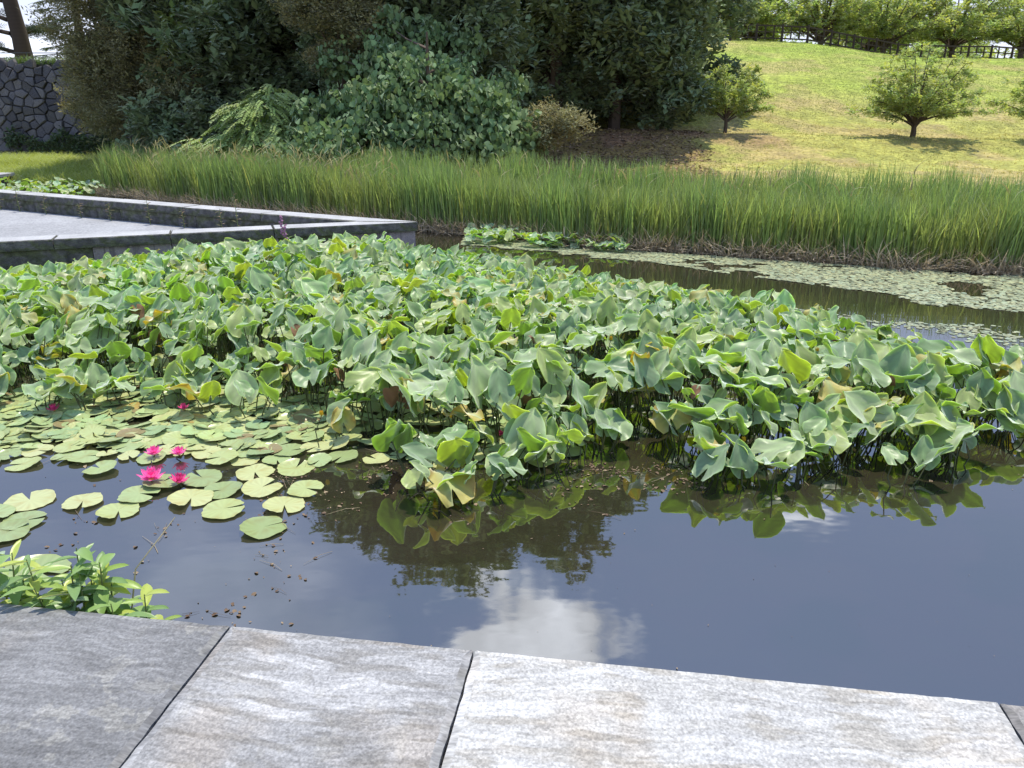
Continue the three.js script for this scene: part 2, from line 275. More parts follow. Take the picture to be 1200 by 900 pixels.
// an arrow-shaped spatterdock blade: stalk joint at the origin, tip towards +z, upper side towards +y; 1 unit long
function spatterdockLeaf(seed, fold, wave, droop, decay = 0) {
  const r = mulberry(seed), pos = [], idx = [], col = [], wid = 0.33 + r() * 0.09, ph = r() * 6, rows = [-0.30, -0.24, -0.15, -0.06, 0.02, 0.14, 0.28, 0.42, 0.54, 0.63, 0.69, 0.72], cols = 4;
  const W = (t) => { const k = clamp((t + 0.325) / 1.05), q = Math.pow(k, 0.72); return wid * Math.pow(Math.max(0, Math.sin(Math.PI * q)), q < 0.5 ? 0.52 : 0.8) + 0.003; };
  const inn = (t) => t < 0.02 ? 0.075 * Math.pow((0.02 - t) / 0.32, 0.7) : 0;
  const spot = r() * 2 - 1;
  for (const side of [1, -1]) {
    const base = pos.length / 3;
    for (const t of rows) for (let c = 0; c <= cols; c++) {
      const f = c / cols, w = W(t), i0 = Math.min(inn(t), w * 0.96), x = lerp(i0, w, f), u = x / wid;
      const curl = 0.055 * Math.pow(f, 3) * (0.4 + 0.6 * Math.sin(t * 9 + ph + side)), y = fold * x + wave * Math.sin(t * 11 + ph + side * 1.7) * f * f - droop * t * t * (t > 0 ? 1 : 0.6) + curl + 0.012 * Math.sin(u * 9 + t * 16);
      pos.push(side * x, y, t);
      const vein = (c === 0 && t > 0) ? 1.25 : 1, rib = 1 + 0.10 * Math.cos((t * 0.9 - f * 0.35) * 42);
      const edge = f > 0.99 ? 1.45 : 1; let k = [vein * rib * edge, vein * rib * edge, vein * rib * edge];  // pale margin: light caught on the curled rim, painted into the vertex colour
      if (decay) { const dd = smooth(0.3, 0.75, f * 0.7 + 0.5 * vnoise(t * 6 + seed, side * 3 + f * 4, seed) * (1 + spot * side * 0.6) - 0.2 + decay * 0.5); k = mix3(k, [1.7, 1.25, 0.4], dd * decay); const bb = smooth(0.72, 0.95, f * 0.6 + 0.5 * vnoise(t * 9, f * 7 + side, seed + 5) + decay * 0.1); k = mix3(k, [1.0, 0.55, 0.3], bb * decay); }
      col.push(...k);
    }
    const w = cols + 1;
    for (let j = 0; j < rows.length - 1; j++) for (let c = 0; c < cols; c++) { const a = base + j * w + c; if (side > 0) idx.push(a, a + w, a + 1, a + 1, a + w, a + w + 1); else idx.push(a, a + 1, a + w, a + 1, a + w + 1, a + w); }
  }
  // weld the two halves along the midrib
  const half = rows.length * (cols + 1); for (let j = 0; j < rows.length; j++) if (rows[j] >= 0.02) for (let q = 0; q < idx.length; q++) if (idx[q] === half + j * (cols + 1)) idx[q] = j * (cols + 1);
  return twoFaced(pos, idx, col);
}
function twoFaced(pos, idx, col) { // a blade with an upper and an under face a hair apart, each with its own material
  const one = geoFrom(pos, idx, null, col), nn = one.attributes.normal.array, n = pos.length, p2 = [], i2 = [];
  for (let i = 0; i < n; i++) p2.push(pos[i] + nn[i] * 0.004); for (let i = 0; i < n; i++) p2.push(pos[i] - nn[i] * 0.004);
  for (let i = 0; i < idx.length; i += 3) i2.push(idx[i] + n / 3, idx[i + 2] + n / 3, idx[i + 1] + n / 3);
  const g = geoFrom(p2, [...idx, ...i2], null, [...col, ...col]); g.addGroup(0, idx.length, 0); g.addGroup(idx.length, idx.length, 1); return g;
}
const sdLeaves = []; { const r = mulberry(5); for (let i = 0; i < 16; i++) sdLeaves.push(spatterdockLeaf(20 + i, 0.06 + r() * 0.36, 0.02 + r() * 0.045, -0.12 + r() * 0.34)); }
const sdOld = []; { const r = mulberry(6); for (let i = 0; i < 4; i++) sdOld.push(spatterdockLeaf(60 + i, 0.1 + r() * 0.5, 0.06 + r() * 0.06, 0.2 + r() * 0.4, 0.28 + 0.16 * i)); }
const sdMats = [[0.44, 0.57, 0.28], [0.37, 0.52, 0.25], [0.54, 0.64, 0.37], [0.48, 0.58, 0.20], [0.33, 0.47, 0.25]].map((c, i) => [leafMat(...c, { t: 0.66, coat: 0.8, cr: 0.34, vc: true }), leafMat(...[[0.44, 0.58, 0.05], [0.40, 0.54, 0.05], [0.47, 0.60, 0.055], [0.52, 0.60, 0.04], [0.35, 0.49, 0.05]][i], { t: 0.78, vc: true })]);
const sdOldMat = [leafMat(0.45, 0.50, 0.2, { t: 0.6, coat: 0.6, cr: 0.45, vc: true }), leafMat(0.5, 0.55, 0.08, { t: 0.7, vc: true })];
const sdBrown = [leafMat(0.24, 0.13, 0.06, { t: 0.2 }), leafMat(0.24, 0.13, 0.06, { t: 0.2 })];
const stemGeos = [0, 1, 2].map((i) => tube([V(0, 0, 0), V(0.03 * (i - 1), 0.33, 0.04), V(0.05 * (i - 1), 0.7, 0.03), V(0, 1, 0)], [0.0052, 0.0046, 0.0042, 0.0036], 5));
const stemMat = new THREE.MeshStandardMaterial({ color: lin(0.075, 0.085, 0.03), roughness: 0.6 });

// the mass of spatterdock: outline of where it grows
const PATCH = [[-9, -5.6], [-5.5, -5.15], [-3.54, -5.0], [-2.73, -5.15], [-2.06, -5.05], [-1.45, -4.55], [-1.0, -4.1], [-0.62, -3.82], [-0.3, -3.72], [0.02, -3.85], [0.3, -4.2], [0.62, -4.28], [0.95, -4.15], [1.3, -3.86], [1.75, -3.82], [2.25, -3.95], [2.75, -4.22], [3.4, -4.5], [4.6, -4.75], [4.9, -5.5], [3.8, -5.6], [3.28, -5.85], [2.95, -6.5], [2.46, -7.3], [1.48, -8.3], [0.21, -9.55], [-0.85, -9.95], [-1.7, -10.05], [-2.4, -10.15], [-6.04, -8.85], [-10, -7.45]];
const edgeDist = (x, z) => { let m = 9; for (let i = 0, j = PATCH.length - 1; i < PATCH.length; j = i++) { const [ax, az] = PATCH[j], [bx, bz] = PATCH[i]; const t = clamp(((x - ax) * (bx - ax) + (z - az) * (bz - az)) / ((bx - ax) ** 2 + (bz - az) ** 2)); m = Math.min(m, Math.hypot(x - ax - t * (bx - ax), z - az - t * (bz - az))); } return m; };
const inView = (x, z, m = 0.35) => { const f = EYE * Math.sin(PITCH) - z * Math.cos(PITCH); return Math.abs(x) < f * (0.667 + 0.02) + m; };
{
  const r = mulberry(77), spots = [];
  for (let tries = 0; tries < 26000 && spots.length < 900; tries++) {
    const x = -9 + r() * 14, z = -3.6 - r() * 7.2; if (!inside(PATCH, x, z) || !inView(x, z)) continue;
    const e = edgeDist(x, z), gap = z > -4.7 ? 0.20 : z > -5.6 ? 0.185 : 0.175; 
    if (e < 0.5 && z > -5.8 && fbm(x * 2.6, z * 2.6, 7, 2) < 0.40) continue;
    let ok = true; for (const [a, b] of spots) if ((a - x) ** 2 + (b - z) ** 2 < gap * gap) { ok = false; break; }
    if (ok) spots.push([x, z, e]);
  }
  spots.sort((a, b) => b[1] - a[1]);
  const rest = [[], [], [], []], restStem = [];
  spots.forEach(([x, z, e], n) => {
    const near = n < 285, plant = near ? thing('spatterdock_plant', 'clump of fresh green arrow shaped spatterdock leaves on upright stalks in the pond', 'water plant', [x, 0, z], 'spatterdock massed in the pond') : null;
    const count = (near ? 4 : 5) + Math.floor(r() * 3.2), tall = lerp(z > -5.9 ? 0.42 : 0.7, 1, smooth(0, 0.75, e)) * (0.9 + 0.25 * fbm(x * 0.8, z * 0.8, 9, 2)) * lerp(1, lerp(0.62, 1.08, smooth(-6, -3, x) * smooth(-0.6, -1.8, x)), smooth(-6.6, -8.4, z)) * lerp(1, 0.84, smooth(0, 1.2, x) * smooth(-4.8, -6, z));
    for (let i = 0; i < count; i++) {
      const an = r() * 6.283, sp = 0.03 + 0.13 * Math.sqrt(r()), L = (0.115 + 0.13 * r() * (r() < 0.3 ? 1.35 : 0.9)) * (z > -5.2 ? 1.16 : 1), h = tall * (0.22 + 0.24 * r());
      const tx = Math.cos(an) * sp, tz = Math.sin(an) * sp;
      // blades stand obliquely, tips up; rather more of them lean away and show their pale upper face
      const yaw = r() < 0.36 ? Math.PI + (r() - 0.5) * 2.4 : r() * 6.283, pitch = -0.05 - 1.15 * Math.pow(r(), 0.9), roll = (r() - 0.5) * 0.9;
      const old = r() < (e < 0.5 ? 0.06 : 0.028), brown = !old && r() < 0.018, gi = old ? 0 : Math.floor(r() * 16), mi = Math.floor(r() * 5);
      const geo = old ? sdOld[Math.floor(r() * 4)] : sdLeaves[gi], mat = old ? sdOldMat : brown ? sdBrown : sdMats[mi];
      const dirS = V(tx, h + 0.12, tz), len = dirS.length(), q = new THREE.Quaternion().setFromUnitVectors(V(0, 1, 0), dirS.normalize());
      if (near) {
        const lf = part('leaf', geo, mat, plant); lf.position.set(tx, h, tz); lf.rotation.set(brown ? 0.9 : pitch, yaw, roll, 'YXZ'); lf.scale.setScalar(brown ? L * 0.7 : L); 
        if (old) { lf.userData.label = 'yellowing blotched leaf'; plant.userData.label = 'spatterdock clump with a yellowing blotched leaf among its green ones'; } if (brown) { lf.userData.label = 'withered brown leaf'; plant.userData.label = 'spatterdock clump with a withered brown leaf hanging among green ones'; }
        const st = part('stem', stemGeos[i % 3], stemMat, plant); st.position.set(0, -0.12, 0); st.quaternion.copy(q); st.scale.set(1, len, 1);
      } else {
        rest[old ? 3 : n % 3].push([place(x + tx, h, z + tz, yaw, pitch, roll, L), old ? WHITE : tint(r, 0.3, 0.12)]);
        restStem.push([new THREE.Matrix4().compose(V(x, -0.12, z), q, V(1, len, 1)), null]);
      }
    }
  });
  // small far patches of the same plant: by the reeds, and beyond the terrace
  const far = (n, f) => { for (let i = 0; i < n; i++) { const [x, z, h] = f(); rest[i % 3].push([place(x, h, z, r() * 6.283, -0.1 - 0.7 * r(), (r() - 0.5), 0.14 + 0.09 * r()), tint(r, 0.3, 0.15)]); } };
  far(210, () => { const t = r(), q = r(); return [lerp(-0.75, 1.75, t), lerp(-13.0, -11.7, t) + (q - 0.5) * (1.5 - 0.9 * t), 0.03 + 0.13 * r()]; });
  far(420, () => { const x = -18 + 8 * r(); return [x, -17.6 - 3.3 * r(), 0.1 + 0.25 * r()]; });
  const mass = new THREE.Group(); mass.name = 'spatterdock_mass'; mass.userData.kind = 'stuff'; tag(mass, 'dense mass of spatterdock leaves filling the far side of the pond', 'water plants'); scene.add(mass);
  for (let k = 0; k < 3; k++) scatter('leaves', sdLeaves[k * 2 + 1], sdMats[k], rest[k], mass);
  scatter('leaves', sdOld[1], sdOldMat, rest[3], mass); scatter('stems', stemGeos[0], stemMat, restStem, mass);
  console.log('spatterdock', spots.length);
}

// ---------------------------------------------------------------- water lilies
function lilyPad(seed, decay) {
  const r = mulberry(seed), n = 30, rings = [0, 0.35, 0.72, 0.92, 1], pos = [], idx = [], col = [], gap = 0.05 + r() * 0.16, ph = r() * 6, lift = r() < 0.5 ? 0.10 + 0.12 * r() : 0.02;
  for (const q of rings) for (let i = 0; i <= n; i++) {
    const a = gap + (6.2832 - 2 * gap) * i / n, e = 1 + 0.035 * Math.sin(a * 5 + ph) + 0.02 * Math.sin(a * 13 + ph * 2) + 0.018 * (i % 2), rr = q * e * (1 - 0.10 * Math.exp(-Math.pow(Math.min(i, n - i) / 1.1, 2)));
    const up = 0.03 * q * q * Math.sin(a * 3 + ph) * q + lift * Math.pow(q, 4) * Math.max(0, Math.sin(a + ph)) + 0.012 * (1 - q);
    pos.push(Math.sin(a) * rr, up, Math.cos(a) * rr);
    const vein = 1 + 0.14 * Math.cos(a * 16) * q * (1 - q * 0.4), spot = vnoise(Math.sin(a) * rr * 7 + seed, Math.cos(a) * rr * 7, seed); let k = [vein, vein, vein]; k = mix3(k, [0.85, 0.7, 0.5], smooth(0.6, 0.85, spot) * 0.7);
    if (q > 0.95) k = mix3(k, [1.05, 0.85, 0.6], 0.35); if (decay) k = mix3(k, [1.1, 0.62, 0.4], smooth(0.35, 0.7, spot + 0.25 * q)); col.push(...k);
  }
  const w = n + 1; for (let j = 0; j < rings.length - 1; j++) for (let i = 0; i < n; i++) { const a = j * w + i; if (j) idx.push(a, a + w, a + 1); idx.push(a + 1, a + w, a + w + 1); }
  return geoFrom(pos, idx, null, col);
}
const padGeos = Array.from({ length: 9 }, (_, i) => lilyPad(300 + i, i === 8));
const padMats = [[0.35, 0.41, 0.15], [0.29, 0.37, 0.14], [0.42, 0.45, 0.19], [0.24, 0.31, 0.11]].map((c) => leafMat(...c, { t: 0.12, coat: 1, cr: 0.28, vc: true }));
{
  const r = mulberry(401), pads = [
    [-1.26, -3.43, 0.125, 2.2], [-1.22, -3.66, 0.12, 0.3], [-1.53, -3.62, 0.125, 1.9], [-1.75, -3.74, 0.13, 0.2], [-2.05, -3.78, 0.12, 1.4], [-1.98, -3.92, 0.12, 2.8], [-2.08, -3.60, 0.115, 0.4], [-2.32, -3.70, 0.11, 0.3], [-2.62, -3.72, 0.14, 3.8], [-2.72, -3.55, 0.12, 1.0], [-2.52, -3.50, 0.12, 1.9], [-2.54, -3.38, 0.13, 2.2], [-2.85, -3.42, 0.12, 4.2], [-2.18, -3.03, 0.15, 1.3],
    [-1.62, -3.84, 0.12, 5], [-1.40, -3.86, 0.12, 2.5], [-1.15, -3.84, 0.11, 1.2], [-1.78, -3.98, 0.12, 4.0], [-1.5, -4.05, 0.12, 0.4], [-0.06, -4.08, 0.10, 1], [0.16, -4.22, 0.11, 2], [0.35, -4.36, 0.10, 4], [-1.28, -4.12, 0.12, 3], [-2.95, -3.72, 0.12, 2], [0.30, -4.75, 0.11, 2], [0.15, -4.95, 0.11, 0], [0.42, -4.95, 0.1, 1]];
  for (const p of pads) p[2] *= 0.9;
  for (let tries = 0; tries < 20000 && pads.length < 300; tries++) {
    const x = -4.3 + r() * 4.6, z = -3.85 - r() * 1.6, far = smooth(-4.0, -4.6, z), rr = 0.06 + r() * 0.045;
    if (!inView(x, z, 0.2)) continue;
    if (x > -1.15 && (z > -4.2 || r() < 0.6)) continue;                     // thin out among the stalks
    if (x < -1.9 && z > -4.12 + 0.06 * Math.sin(x * 5)) continue;              // open water in front
    if (x > -2.35 && x < -1.95 && z > -4.25) continue;
    let ok = true; for (const [a, b, q] of pads) if (Math.hypot(a - x, b - z) < (q + rr) * lerp(0.85, 0.55, far)) { ok = false; break; }
    if (ok) pads.push([x, z, rr, r() * 6.28]);
  }
  pads.forEach(([x, z, rr, a], i) => {
    const old = r() < 0.05 && i > 20, m = part(numbered('lily_pad'), padGeos[old ? 8 : Math.floor(r() * 8)], padMats[Math.floor(r() * 4)], scene);
    const tilt = i > 26 && r() < 0.22 ? 0.25 * r() : 0;
    m.position.set(x, 0.004 + 0.014 * r() + tilt * rr * 0.8, z); m.rotation.set(tilt + (r() - 0.5) * 0.05, a, (r() - 0.5) * 0.06, 'YXZ'); m.scale.set(rr, rr * 1.1, rr);
    tag(m, old ? 'browned decaying water lily pad floating on the pond' : 'round notched pale green water lily pad floating on the pond', 'lily pad', 'lily pads floating on the pond');
  });
}
{ // small pads crowding together under and between the spatterdock stalks
  const r = mulberry(431), list = [];
  for (let i = 0; i < 900; i++) { const x = -5.2 + r() * 5.4, z = -4.3 - r() * 1.9; if (!inView(x, z, 0.2) || x > -1.2 && r() < 0.7 || z > -4.5 && x > -2.4 && x < -1.8) continue; if (fbm(x * 1.8, z * 1.8, 433, 3) < 0.42) continue; const s = 0.045 + 0.045 * r(); list.push([place(x, 0.003 + 0.02 * r(), z, r() * 6.28, (r() - 0.5) * 0.3, (r() - 0.5) * 0.3, s), r() < 0.12 ? lin(0.75, 0.45, 0.4) : tint(r, 0.5, 0.15)]); }
  tag(scatter('small_lily_pads', padGeos[3], padMats[1], list), 'carpet of small crowded lily pads between the spatterdock stalks', 'lily pads');
}
function petalGeo() { const pos = [], idx = [], col = []; for (let j = 0; j <= 4; j++) { const t = j / 4, w = 0.2 * Math.pow(Math.sin(Math.PI * (0.12 + 0.88 * t)), 0.8) + 0.003; for (const s of [-1, 0, 1]) { pos.push(s * w, 0.06 * Math.abs(s) + 0.25 * t * t, t); const k = lerp(1.0, 1.25, t); col.push(k, lerp(0.55, 1.7, t), k); } } for (let j = 0; j < 4; j++) for (let s = 0; s < 2; s++) { const a = j * 3 + s; idx.push(a, a + 3, a + 1, a + 1, a + 3, a + 4); } return geoFrom(pos, idx, null, col); }
{
  const pet = petalGeo(), pink = leafMat(0.86, 0.11, 0.42, { t: 0.35, vc: true }), deep = leafMat(0.70, 0.05, 0.25, { t: 0.3, vc: true }), gold = new THREE.MeshStandardMaterial({ color: lin(0.75, 0.45, 0.05), roughness: 0.8 });
  const core = new THREE.IcosahedronGeometry(1, 1), r = mulberry(9);
  const bloom = (x, z, s, open, mat, label, group) => {
    const f = thing('water_lily_flower', label, 'flower', [x, 0.02, z], group); f.rotation.set((r() - 0.5) * 0.3 + 0.15, r() * 6, 0, 'YXZ');
    part('stem', stemGeos[1], stemMat, f).scale.set(1, -0.12, 1);
    for (let ring = 0; ring < 3; ring++) for (let i = 0; i < 8; i++) { const p = part('petal', pet, mat, f); p.scale.set(s * 0.95, s, s * (1 - 0.16 * ring)); p.position.y = 0.004 + 0.006 * ring; p.rotation.set(-(0.28 + ring * 0.36) / open, (i + ring * 0.5) / 8 * 6.283 + r() * 0.15, 0, 'YXZ'); }
    const c = part('flower_centre', core, gold, f); c.scale.set(s * 0.16, s * 0.14, s * 0.16); c.position.y = s * 0.14;
  };
  const G = 'open pink water lilies above the pads', L = 'open bright pink water lily standing above the floating pads';
  bloom(-2.18, -4.27, 0.062, 1, pink, L, G); bloom(-2.03, -4.27, 0.058, 1, pink, L, G); bloom(-2.05, -3.93, 0.085, 1.05, pink, L, G); bloom(-1.88, -3.89, 0.066, 0.8, deep, 'darker half open pink water lily resting on a single pad');
  bloom(-0.08, -4.56, 0.04, 0.55, deep, 'small closed crimson water lily bud among spatterdock stalks'); bloom(-3.2, -5.0, 0.055, 0.8, deep, 'small dark pink water lily half hidden under spatterdock leaves', 'dark pink lilies half hidden under leaves'); bloom(-2.3, -5.02, 0.05, 0.7, deep, 'small dark pink water lily half hidden under spatterdock leaves', 'dark pink lilies half hidden under leaves');
  // little yellow spatterdock flowers
  const yel = new THREE.MeshStandardMaterial({ color: lin(0.72, 0.46, 0.02), roughness: 0.6 });
  for (const [x, z, h] of [[-2.15, -5.02, 0.16], [-1.18, -4.42, 0.22], [1.38, -4.2, 0.14], [0.75, -5.6, 0.36], [-2.4, -6.1, 0.4], [-1.1, -8.0, 0.46], [2.2, -5.3, 0.36]]) {
    const f = thing('spatterdock_flower', 'small yellow cup shaped spatterdock flower on a stalk among leaves', 'flower', [x, 0, z], 'yellow spatterdock flowers');
    const st = part('stem', stemGeos[0], stemMat, f); st.position.y = -0.1; st.scale.set(0.8, h + 0.1, 0.8);
    for (let i = 0; i < 5; i++) { const p = part('petal', pet, yel, f); p.position.y = h; p.scale.set(0.06, 0.04, 0.034); p.rotation.set(-0.9, i * 1.257, 0, 'YXZ'); }
    const c = part('flower_centre', core, yel, f); c.position.y = h + 0.012; c.scale.setScalar(0.009);
  }
}

// ---------------------------------------------------------------- floating mat, debris
{
  const r = mulberry(511), disc = new THREE.CircleGeometry(1, 7).rotateX(-Math.PI / 2), list = [];
  const M = leafMat(0.30, 0.33, 0.17, { t: 0.1, coat: 1, cr: 0.3 });
  const front = [[-1.2, -12.3], [0.6, -11.75], [1.25, -11.15], [2.72, -9.75], [3.95, -8.78], [5.35, -7.85], [9, -5.4]];
  for (let i = 0; i < 60000 && list.length < 15000; i++) {
    const x = -0.8 + 10 * r(), z0 = pw(REED, x) + 0.15, z1 = pw(front, x), z = z0 + (z1 + 0.5 - z0) * r(), over = z - z1;
    if (!inView(x, z, 0.4)) continue;
    const n = fbm(x * 1.3, z * 2.6, 515, 4); if (over > -0.25 && n < 0.46 + 0.5 * (over + 0.25)) continue; if (over < -0.25 && n < 0.30) continue;
    list.push([place(x, 0.003 + 0.006 * r(), z, r() * 6, (r() - 0.5) * 0.3, (r() - 0.5) * 0.3, 0.016 + 0.022 * r()), tint(r, 0.5, 0.12)]);
  }
  for (let i = 0; i < 900; i++) { const t = r(), x = lerp(2.7, 5.6, t) + (r() - 0.5) * 0.5, z = lerp(-8.4, -6.2, t) + (r() + r() - 1) * 0.5; if (fbm(x * 1.5, z * 3, 519, 3) < 0.52) continue; list.push([place(x, 0.004, z, r() * 6, 0, 0, 0.014 + 0.02 * r()), tint(r, 0.5, 0.12)]); }
  tag(scatter('floating_leaf_mat', disc, M, list), 'carpet of tiny pale floating leaves along the reed bank', 'floating leaves');

  // bits of dead leaf and stalk lying on the water, thickest before the plants
  const bit = lanceLeaf(0.3, 0.3), twig = tube([V(-0.5, 0, 0), V(-0.1, 0.03, 0.05), V(0.5, 0, -0.03)], [0.006, 0.006, 0.003], 4), bits = [], twigs = [];
  for (let i = 0; i < 1900; i++) {
    let x, z; const k = r();
    if (k < 0.66) { x = -1.5 + 2.6 * r(); z = -3.25 - 0.95 * Math.sqrt(r()); if (fbm(x * 3, z * 3, 521, 3) < 0.47) continue; if (z > -3.5 && r() < 0.7) continue; }
    else if (k < 0.86) { x = -2.3 + 1.4 * r(); z = -2.65 - 0.95 * r(); if (fbm(x * 4, z * 4, 523, 3) < 0.53) continue; }
    else { x = -3.5 + 8 * r(); z = -3.9 - 1.5 * r(); }
    if (i % 12 === 0) { x = -1.5 + 5 * r(); z = -2 - 2.2 * r(); }
    const s = (i % 12 ? 0.008 : 0.004) + (i % 12 ? 0.03 : 0.01) * r() * r(); bits.push([place(x, 0.004, z, r() * 6, (r() - 0.5) * 0.4, (r() - 0.5) * 0.4, s), lin(...mix3([0.10, 0.06, 0.035], [0.34, 0.26, 0.16], r() * r()))]);
    if (i % 12 && r() < 0.1) twigs.push([place(x, 0.004, z, r() * 6, 0, 0, 0.06 + 0.15 * r(), 0.15), lin(...mix3([0.12, 0.08, 0.05], [0.32, 0.26, 0.16], r()))]);
  }
  const dm = new THREE.MeshStandardMaterial({ color: 0xffffff, roughness: 0.9, side: THREE.DoubleSide });
  tag(scatter('floating_debris', bit, dm, bits), 'scattered brown scraps of dead leaf floating on the water', 'debris'); tag(scatter('floating_stalks', twig, dm, twigs), 'thin dead stalks floating among the leaf scraps', 'debris');
}

// ---------------------------------------------------------------- leafy plants at the paving edge, weeds on the terrace
function lanceLeaf(w = 0.17, bend = 0.25) { const pos = [], idx = []; for (let j = 0; j <= 6; j++) { const t = j / 6, ww = w * Math.pow(Math.sin(Math.PI * (0.06 + 0.94 * t)), 0.75) + 0.002; for (const s of [-1, 0, 1]) pos.push(s * ww, 0.10 * Math.abs(s) * ww / w - bend * t * t + 0.01 * s * Math.sin(t * 9), t); } for (let j = 0; j < 6; j++) for (let s = 0; s < 2; s++) { const a = j * 3 + s; idx.push(a, a + 3, a + 1, a + 1, a + 3, a + 4); } return geoFrom(pos, idx); }
{
  const r = mulberry(611), geos = [lanceLeaf(0.16, 0.2), lanceLeaf(0.2, 0.45), lanceLeaf(0.15, 0.05)], mats = [[0.30, 0.44, 0.06], [0.22, 0.37, 0.07], [0.44, 0.52, 0.07], [0.18, 0.32, 0.08]].map((c) => leafMat(...c, { t: 0.42, coat: 0.8, cr: 0.35 }));
  const stem = new THREE.MeshStandardMaterial({ color: lin(0.16, 0.2, 0.06), roughness: 0.7 });
  const make = (x, z, n, h, spread, label) => {
    const p = thing('leafy_plant', label, 'plant', [x, 0, z]);
    for (let s = 0; s < n; s++) {
      const a = r() * 6.283, q = spread * Math.sqrt(r()), bx = Math.cos(a) * q, bz = Math.sin(a) * q * 0.45, H = h * (0.65 + 0.4 * r()), top = V(bx * 1.5 + (r() - 0.5) * 0.08, H, bz + 0.05 * r());
      const pts = [V(bx, -0.1, bz), V(lerp(bx, top.x, 0.4), H * 0.4, bz), V(lerp(bx, top.x, 0.75), H * 0.8, lerp(bz, top.z, 0.6)), top]; part('stem', tube(pts, [0.0045, 0.004, 0.003, 0.002], 5), stem, p);
      const m = 6 + Math.floor(r() * 4);
      for (let i = 0; i < m; i++) { const t = 0.42 + 0.58 * (i + 0.5) / m, k = t * 3, j = Math.min(2, Math.floor(k)), o = pts[j].clone().lerp(pts[j + 1], k - j); const l = part('leaf', geos[Math.floor(r() * 3)], mats[Math.floor(r() * 4)], p); l.position.copy(o); l.rotation.set(-(0.75 * t + 0.25 * r() - 0.45), i * 2.2 + r() * 1.2, (r() - 0.5) * 0.5, 'YXZ'); l.scale.setScalar((0.095 + 0.06 * r()) * (0.75 + 0.4 * (1 - t))); }
    }
  };
  make(-1.92, -2.37, 17, 0.56, 0.17, 'tall bushy bright green leafy plant growing up against the paving edge');
  make(-1.62, -2.33, 17, 0.53, 0.16, 'bushy leafy plant with a pale dry stalk beside the paving edge');
  make(-1.38, -2.28, 11, 0.45, 0.11, 'low sprawling leafy plant with small pale tips at the paving edge');
  const dry = new THREE.MeshStandardMaterial({ color: lin(0.45, 0.38, 0.2), roughness: 0.9 }); const ds = thing('dry_stalk', 'single thin straw coloured stalk leaning out over the water', 'stalk', [-1.45, 0.02, -2.36]); part('stem', tube([V(0, 0, 0), V(0.09, 0.42, -0.03), V(0.2, 0.56, -0.16)], [0.004, 0.003, 0.0015], 5), dry, ds);
  // weeds rooted where the far parapet meets the terrace floor
  const wm = [leafMat(0.17, 0.16, 0.05, { t: 0.3 }), leafMat(0.20, 0.13, 0.06, { t: 0.3 })], C = [-1.33, -10.79], d = [-0.8811, -0.4729];
  for (const [s, h] of [[3.0, 0.62], [3.35, 0.35], [4.2, 0.3], [5.0, 0.42], [6.0, 0.3], [6.8, 0.25], [7.8, 0.34], [8.6, 0.44], [9.2, 0.33], [9.8, 0.4], [10.7, 0.45], [11.5, 0.38], [12.3, 0.4]]) {
    const p = thing('wall_weed', 'thin upright weed growing at the foot of the far parapet', 'weed', [C[0] + d[0] * s - 0.20, 0.24, C[1] + d[1] * s + 0.39], 'weeds along the far parapet of the terrace'); part('stem', tube([V(0, -0.02, 0), V(0.02 * (r() - 0.5), h * 0.5, 0), V(0.06 * (r() - 0.5), h, 0)], [0.008, 0.006, 0.003], 5), stem, p);
    for (let i = 0; i < 12; i++) { const l = part('leaf', geos[i % 3], wm[i % 2], p); l.position.y = h * (0.1 + 0.9 * i / 12); l.rotation.set(-0.5 + 0.3 * r(), i * 2.4, 0, 'YXZ'); l.scale.setScalar(0.05 + 0.05 * r()); }
  }
  const ll = thing('purple_flower_spike', 'slender plant with purple flower spikes before the terrace wall', 'flower', [-2.88, 0, -9.72]), pu = new THREE.MeshStandardMaterial({ color: lin(0.34, 0.15, 0.27), roughness: 0.8 });
  const ic = new THREE.IcosahedronGeometry(1, 0);
  for (const [x, h] of [[0, 0.76], [0.04, 0.66]]) { part('stem', tube([V(x * 0.5, -0.1, 0), V(x, h, 0)], [0.006, 0.003], 5), stem, ll); for (let i = 0; i < 14; i++) { const b = part('blossom', ic, pu, ll); b.position.set(x + (r() - 0.5) * 0.035, h - 0.24 * i / 14, (r() - 0.5) * 0.035); b.scale.setScalar(0.011 + 0.007 * r()); } for (let i = 0; i < 6; i++) { const l = part('leaf', geos[0], mats[1], ll); l.position.set(x, h * 0.3 + 0.07 * i, 0); l.rotation.set(-0.6, i * 2, 0, 'YXZ'); l.scale.setScalar(0.08); } }
}

